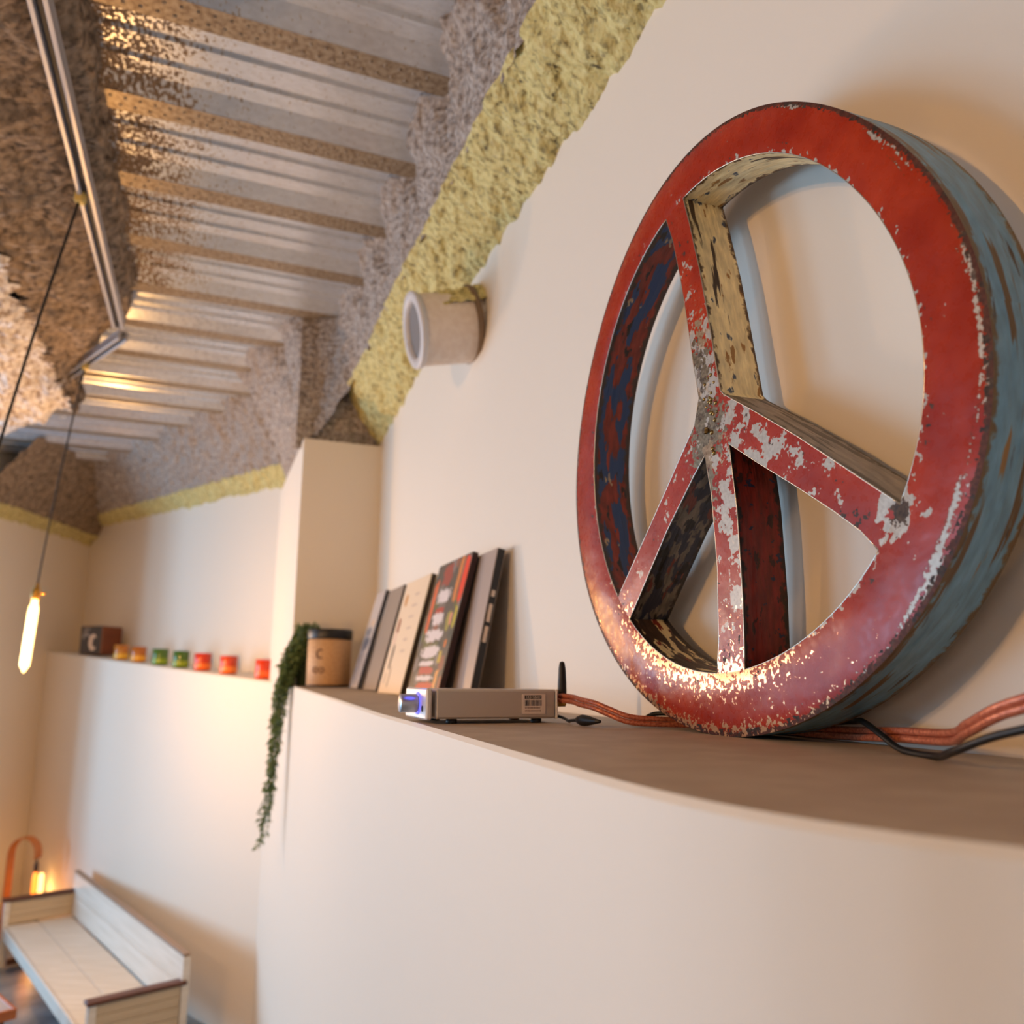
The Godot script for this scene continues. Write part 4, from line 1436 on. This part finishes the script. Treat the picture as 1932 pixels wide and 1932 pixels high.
func vent_pipe() -> void:
	var c := W(1.000, -0.022, 2.170)
	var d := (W(1.006, 0.128, 2.138) - c)
	var up := d.normalized()
	var x := up.cross(Vector3.UP).normalized()
	var root := thing("vent_pipe", "short white vent pipe stub sticking out of the wall below the foam", "vent", Transform3D(Basis(x, up, x.cross(up)), c))
	var l := d.length()
	var pm := tri_mat(ntex(noise(0.03, 801, 4), [c8(218, 204, 192), c8(230, 220, 210)], [0.3, 0.7]), 3.0, 0.5)
	obj("pipe", MB.new(true).lathe(PackedVector2Array([Vector2(0.080, -0.02), Vector2(0.080, l - 0.012), Vector2(0.080, l - 0.012)]), 40), pm, root)
	obj("rim", MB.new(true).lathe(PackedVector2Array([Vector2(0.079, l - 0.014), Vector2(0.084, l - 0.013), Vector2(0.086, l - 0.004), Vector2(0.084, l), Vector2(0.064, l), Vector2(0.062, l - 0.012)]), 40), mat(c8(206, 204, 206), 0.4), root)
	obj("grille", MB.new(true).lathe(PackedVector2Array([Vector2(0.0640, l - 0.010), Vector2(0, l - 0.012)]), 40), mat(c8(120, 116, 116), 0.5), root)
	obj("wall_flange", MB.new(true).lathe(PackedVector2Array([Vector2(0.080, 0.010), Vector2(0.094, 0.014), Vector2(0.096, 0.020), Vector2(0.080, 0.024)]), 40), mat(c8(120, 100, 80), 0.7), root)
	# foam sprayed over its top
	var fm := foam_sheet(func(u: float, v: float) -> Vector3:
		var a := lerpf(-1.25, 1.25, u)
		var r := 0.092 - 0.012 * v
		return Vector3(-sin(a) * r, lerpf(-0.01, l * 0.62, v), cos(a) * r), Vector3(0, 0, 1), 0.010, 40, 20, 803, 20.0)
	obj("foam_cap", fm, M.foam_yellow, root)


# ---------------------------------------------------------------- furniture
func bench() -> void:
	var o := E(1.02, 0.07, 0.0)
	var ang := 0.12
	var x := (EE * cos(ang) + EM * sin(ang)).normalized()
	var z := x.cross(Vector3.UP).normalized()
	var root := thing("bench", "long white wooden bench with brown topped arms against the low wall", "bench", Transform3D(Basis(x, Vector3.UP, z), o))
	var L := 1.61
	var D := 0.29
	var white: Material = M.bench
	var tan_m: Material = M.bench_tan
	# seat of two boards
	for i in 2:
		obj("seat_board", MB.new().box(Vector3(L / 2.0, 0.175, 0.012 + D * (0.25 + 0.5 * i)), Vector3(L - 0.05, 0.018, D * 0.5 - 0.002), 0.002), white, root)
	obj("front_rail", MB.new().box(Vector3(L / 2.0, 0.158, D + 0.008), Vector3(L - 0.02, 0.052, 0.016), 0.002), white, root)
	# back: two boards and a cap
	for i in 2:
		obj("back_board", MB.new().box(Vector3(L / 2.0, 0.235 + 0.1 * i, 0.0), Vector3(L - 0.005, 0.098, 0.016), 0.002), white, root)
	obj("back_cap", MB.new().box(Vector3(L / 2.0, 0.389, -0.002), Vector3(L, 0.012, 0.024), 0.002), mat(c8(146, 126, 108), 0.5), root)
	for e in 2:
		var px := 0.0 if e == 0 else L
		var sg := 1.0 if e == 0 else -1.0
		for i in 3:
			obj("arm_board", MB.new().box(Vector3(px + sg * 0.010, 0.205 + 0.034 * i + 0.0, D / 2.0 + 0.006), Vector3(0.016, 0.033, D - 0.01), 0.0015), tan_m, root)
		if e == 1:
			for i in 3:
				obj("arm_board", MB.new().box(Vector3(px + sg * 0.010, 0.17 - 0.034 * i, D / 2.0 + 0.006), Vector3(0.016, 0.033, D - 0.01), 0.0015), tan_m, root)
		obj("arm_cap", MB.new().box(Vector3(px + sg * 0.010, 0.300, D / 2.0 + 0.010), Vector3(0.046, 0.014, D + 0.034), 0.003), M.cap, root)
		obj("front_leg", MB.new().box(Vector3(px + sg * 0.012, 0.146, D + 0.006), Vector3(0.030, 0.292, 0.024), 0.002), white, root)
		obj("rear_post", MB.new().box(Vector3(px + sg * 0.012, 0.19, -0.004), Vector3(0.030, 0.38, 0.026), 0.002), white, root)
		obj("stretcher", MB.new().box(Vector3(px + sg * 0.03, 0.022, D / 2.0), Vector3(0.018, 0.026, D - 0.03), 0.002), M.wood, root)


func coffee_table() -> void:
	var y := 0.37
	var root := thing("coffee_table", "low wooden table in the bottom left corner, sky reflection painted pale blue on its top", "table", Transform3D(Basis(EE, Vector3.UP, EM), Vector3(-1.49, 0, -2.63)))
	# the corner nearest the bench is the origin; the top runs to -x and +z
	var A := 0.62
	var B := 0.42
	obj("top", MB.new().box(Vector3(-A / 2.0, y - 0.010, B / 2.0), Vector3(A - 0.02, 0.018, B - 0.02), 0.001), mat(c8(168, 174, 196), 0.25), root)  # pale blue stands for the sky reflected in the wooden top
	for q in [[Vector3(-A / 2.0, y - 0.014, 0.005), Vector3(A, 0.030, 0.012)], [Vector3(-A / 2.0, y - 0.014, B - 0.005), Vector3(A, 0.030, 0.012)], [Vector3(-0.005, y - 0.014, B / 2.0), Vector3(0.012, 0.030, B - 0.02)], [Vector3(-A + 0.005, y - 0.014, B / 2.0), Vector3(0.012, 0.030, B - 0.02)]]:
		obj("edge_strip", MB.new().box(q[0], q[1], 0.002), M.wood_bright, root)
	for lx in [-0.04, -A + 0.04]:
		for lz in [0.04, B - 0.04]:
			obj("leg", MB.new().box(Vector3(lx, (y - 0.03) / 2.0, lz), Vector3(0.034, y - 0.03, 0.034), 0.003), M.wood, root)


func cabinet() -> void:
	var root := thing("cabinet", "low wooden cabinet with a dark frame at the end of the left wall", "cabinet", Transform3D(Basis(), Vector3(-2.795, 0, -4.02)))
	var fr := mat(c8(54, 30, 18), 0.5)
	obj("body", MB.new().box(Vector3(0, 0.165, 0), Vector3(0.13, 0.25, 0.54), 0.003), tri_mat(grain(c8(196, 138, 92), c8(164, 106, 64), 14), 1.6, 0.45), root)
	obj("top_board", MB.new().box(Vector3(0.004, 0.300, 0), Vector3(0.15, 0.022, 0.58), 0.003), fr, root)
	obj("base_board", MB.new().box(Vector3(0.004, 0.028, 0), Vector3(0.145, 0.028, 0.57), 0.003), fr, root)
	for dz in [-0.135, 0.135]:
		var d := obj("door", MB.new().box(Vector3(0.068, 0.165, dz), Vector3(0.010, 0.235, 0.255), 0.003), tri_mat(grain(c8(206, 150, 104), c8(176, 118, 74), 15), 1.6, 0.4), root)
		obj("handle", MB.new().box(Vector3(0.077, 0.17, dz * 0.25), Vector3(0.010, 0.05, 0.010), 0.002), fr, d)
	for lz in [-0.25, 0.25]:
		obj("leg", MB.new().box(Vector3(0, 0.008, lz), Vector3(0.10, 0.016, 0.03), 0.002), fr, root)


func floor_lights() -> void:
	# bent wooden lamp: an arch with a tube bulb hanging from its end
	var o := Vector3(-2.575, 0.0, -4.46)
	var x := Vector3.RIGHT
	var root := thing("arch_lamp", "small bent wood arch lamp with a hanging tube bulb behind the bench", "lamp", Transform3D(Basis(x, Vector3.UP, x.cross(Vector3.UP)), o))
	var b := MB.new(true)
	var pts := PackedVector2Array()
	pts.append(Vector2(-0.072, 0.012))
	pts.append(Vector2(-0.072, 0.29))
	for i in 19:
		var a := lerpf(PI, -0.25, i / 18.0)
		pts.append(Vector2(cos(a) * 0.072, 0.43 + sin(a) * 0.085))
	for i in pts.size() - 1:
		var p := pts[i]
		var q := pts[i + 1]
		var d := (q - p).normalized()
		var nn := Vector2(-d.y, d.x) * 0.003
		for s in [1.0, -1.0]:
			var P: Vector2 = p + nn * s
			var Q: Vector2 = q + nn * s
			if s > 0:
				b.quad(Vector3(P.x, P.y, -0.03), Vector3(P.x, P.y, 0.03), Vector3(Q.x, Q.y, 0.03), Vector3(Q.x, Q.y, -0.03))
			else:
				b.quad(Vector3(P.x, P.y, 0.03), Vector3(P.x, P.y, -0.03), Vector3(Q.x, Q.y, -0.03), Vector3(Q.x, Q.y, 0.03))
		for zz in [0.03, -0.03]:
			b.quad(Vector3(p.x - nn.x, p.y - nn.y, zz), Vector3(q.x - nn.x, q.y - nn.y, zz), Vector3(q.x + nn.x, q.y + nn.y, zz), Vector3(p.x + nn.x, p.y + nn.y, zz))
	obj("arch", b, tri_mat(grain(c8(206, 130, 66), c8(176, 100, 44), 16), 2.0, 0.4), root)
	obj("base", MB.new().box(Vector3(-0.03, 0.006, 0), Vector3(0.16, 0.012, 0.10), 0.003), M.wood, root)
	var so := obj("socket", MB.new(true).lathe(PackedVector2Array([Vector2(0, 0.342), Vector2(0.010, 0.342), Vector2(0.011, 0.355), Vector2(0.011, 0.380), Vector2(0.006, 0.392), Vector2(0.003, 0.412), Vector2(0, 0.413)]), 16, Vector3(0.068, 0, 0)), mat(c8(60, 34, 20), 0.4), root)
	var em := mat(c8(255, 190, 110), 0.3)
	em.emission_enabled = true
	em.emission = Color(1.0, 0.48, 0.12)
	em.emission_energy_multiplier = 3.0
	obj("tube_bulb", MB.new(true).lathe(PackedVector2Array([Vector2(0, 0.158), Vector2(0.008, 0.162), Vector2(0.012, 0.174), Vector2(0.0125, 0.315), Vector2(0.008, 0.332), Vector2(0.008, 0.342)]), 16, Vector3(0.068, 0, 0)), em, root)
	var l := OmniLight3D.new()
	l.name = "bulb_light"
	l.light_color = Color(1.0, 0.62, 0.3)
	l.light_energy = 0.010
	l.light_size = 0.02
	l.omni_range = 10.0
	l.omni_attenuation = 2.0
	l.shadow_enabled = true
	l.position = Vector3(0.068, 0.24, 0)
	root.add_child(l)
	# short glowing tube drawn for the bright upright streak in the corner
	var u := thing("corner_glow", "upright glowing tube for the bright streak in the corner behind the bench", "lamp", Transform3D(Basis(), E(0.47, 0.05, 0.0)))
	obj("base", MB.new(true).lathe(PackedVector2Array([Vector2(0, 0), Vector2(0.024, 0), Vector2(0.025, 0.004), Vector2(0.022, 0.016), Vector2(0.009, 0.022), Vector2(0.009, 0.10), Vector2(0.013, 0.106), Vector2(0.013, 0.118), Vector2(0, 0.119)]), 24), M.black, u)
	var gm := mat(c8(255, 230, 180), 0.3)
	gm.emission_enabled = true
	gm.emission = Color(1.0, 0.74, 0.42)
	gm.emission_energy_multiplier = 4.0
	obj("glass_tube", MB.new(true).lathe(PackedVector2Array([Vector2(0.012, 0.112), Vector2(0.013, 0.13), Vector2(0.013, 0.27), Vector2(0.009, 0.286), Vector2(0, 0.29)]), 20), gm, u)
	var ol := OmniLight3D.new()
	ol.name = "tube_light"
	ol.light_color = Color(1.0, 0.74, 0.44)
	ol.light_energy = 0.012
	ol.light_size = 0.01
	ol.omni_range = 10.0
	ol.omni_attenuation = 2.0
	ol.shadow_enabled = true
	ol.position = Vector3(0, 0.19, 0)
	u.add_child(ol)


# ---------------------------------------------------------------- main
const PEND1 := 0.24
const PEND2 := 0.85
const UNSEEN_PEND3 := 1.25
const WINDOW := 7.8


func _ready() -> void:
	# camera
	var cam := Camera3D.new()
	cam.name = "camera"
	var p := deg_to_rad(10.0)
	var roll := 0.01
	var fw := Vector3(0, sin(p), -cos(p))
	var u0 := Vector3(0, cos(p), sin(p))
	var right := Vector3.RIGHT * cos(roll) + u0 * sin(roll)
	var upv := -Vector3.RIGHT * sin(roll) + u0 * cos(roll)
	add_child(cam)
	cam.transform = Transform3D(Basis(right, upv, -fw), Vector3(0, 1.37, 0))
	var near := 0.05
	cam.set_frustum(2.0 * 966.0 / 1500.0 * near, Vector2(0, (1282.0 - 1500.0 * tan(p) - 966.0) / 1500.0 * near), near, 60.0)
	var at := CameraAttributesPhysical.new()
	at.frustum_focus_distance = 0.74
	at.frustum_focal_length = 35.0
	at.exposure_aperture = 6.5
	cam.attributes = at
	cam.set_frustum(2.0 * 966.0 / 1500.0 * near, Vector2(0, (1282.0 - 1500.0 * tan(p) - 966.0) / 1500.0 * near), near, 60.0)
	cam.current = true
	# daylight sky
	var env := Environment.new()
	var sky := Sky.new()
	var sm := ProceduralSkyMaterial.new()
	sm.sky_top_color = c8(150, 180, 230)
	sm.sky_horizon_color = c8(215, 225, 245)
	sm.ground_bottom_color = c8(110, 110, 112)
	sm.ground_horizon_color = c8(190, 195, 205)
	sm.sun_angle_max = 0.0
	sm.energy_multiplier = 1.0
	sky.sky_material = sm
	env.background_mode = Environment.BG_SKY
	env.sky = sky
	env.tonemap_mode = Environment.TONE_MAPPER_LINEAR
	env.tonemap_exposure = 1.0
	env.sdfgi_enabled = true
	env.ssao_enabled = true
	env.ssil_enabled = true
	var we := WorldEnvironment.new()
	we.name = "world_environment"
	we.environment = env
	add_child(we)
	# daylight by three windows out of view, placed to light the sign and right wall
	for q in [[Vector3(-4.71, 1.15, -4.19), 2.08, 0.0, 1.2], [Vector3(-6.24, 1.15, -2.7), 1.1, 1.0, 1.0], [Vector3(-6.24, 1.15, -1.1), 1.1, 1.0, 1.0]]:
		var al := AreaLight3D.new()
		al.name = "unseen_window_light"
		al.area_size = Vector2(q[1], 1.6)
		al.light_color = Color(0.66, 0.85, 1.0)
		al.light_energy = WINDOW * q[3]
		al.area_range = 16.0
		al.area_attenuation = 2.0
		al.shadow_enabled = true
		add_child(al, true)
		al.transform = Transform3D(Basis(Vector3.UP, -PI / 2 if q[2] > 0.5 else PI), q[0])
	make_materials()
	M.wood_bright = tri_mat(grain(c8(176, 104, 50), c8(140, 76, 34), 18), 2.0, 0.4)
	room()
	foam()
	peace_sign()
	amplifier()
	cables()
	books()
	jar()
	plant()
	cups()
	wooden_box()
	vent_pipe()
	lamps()
	bench()
	coffee_table()
	cabinet()
	floor_lights()
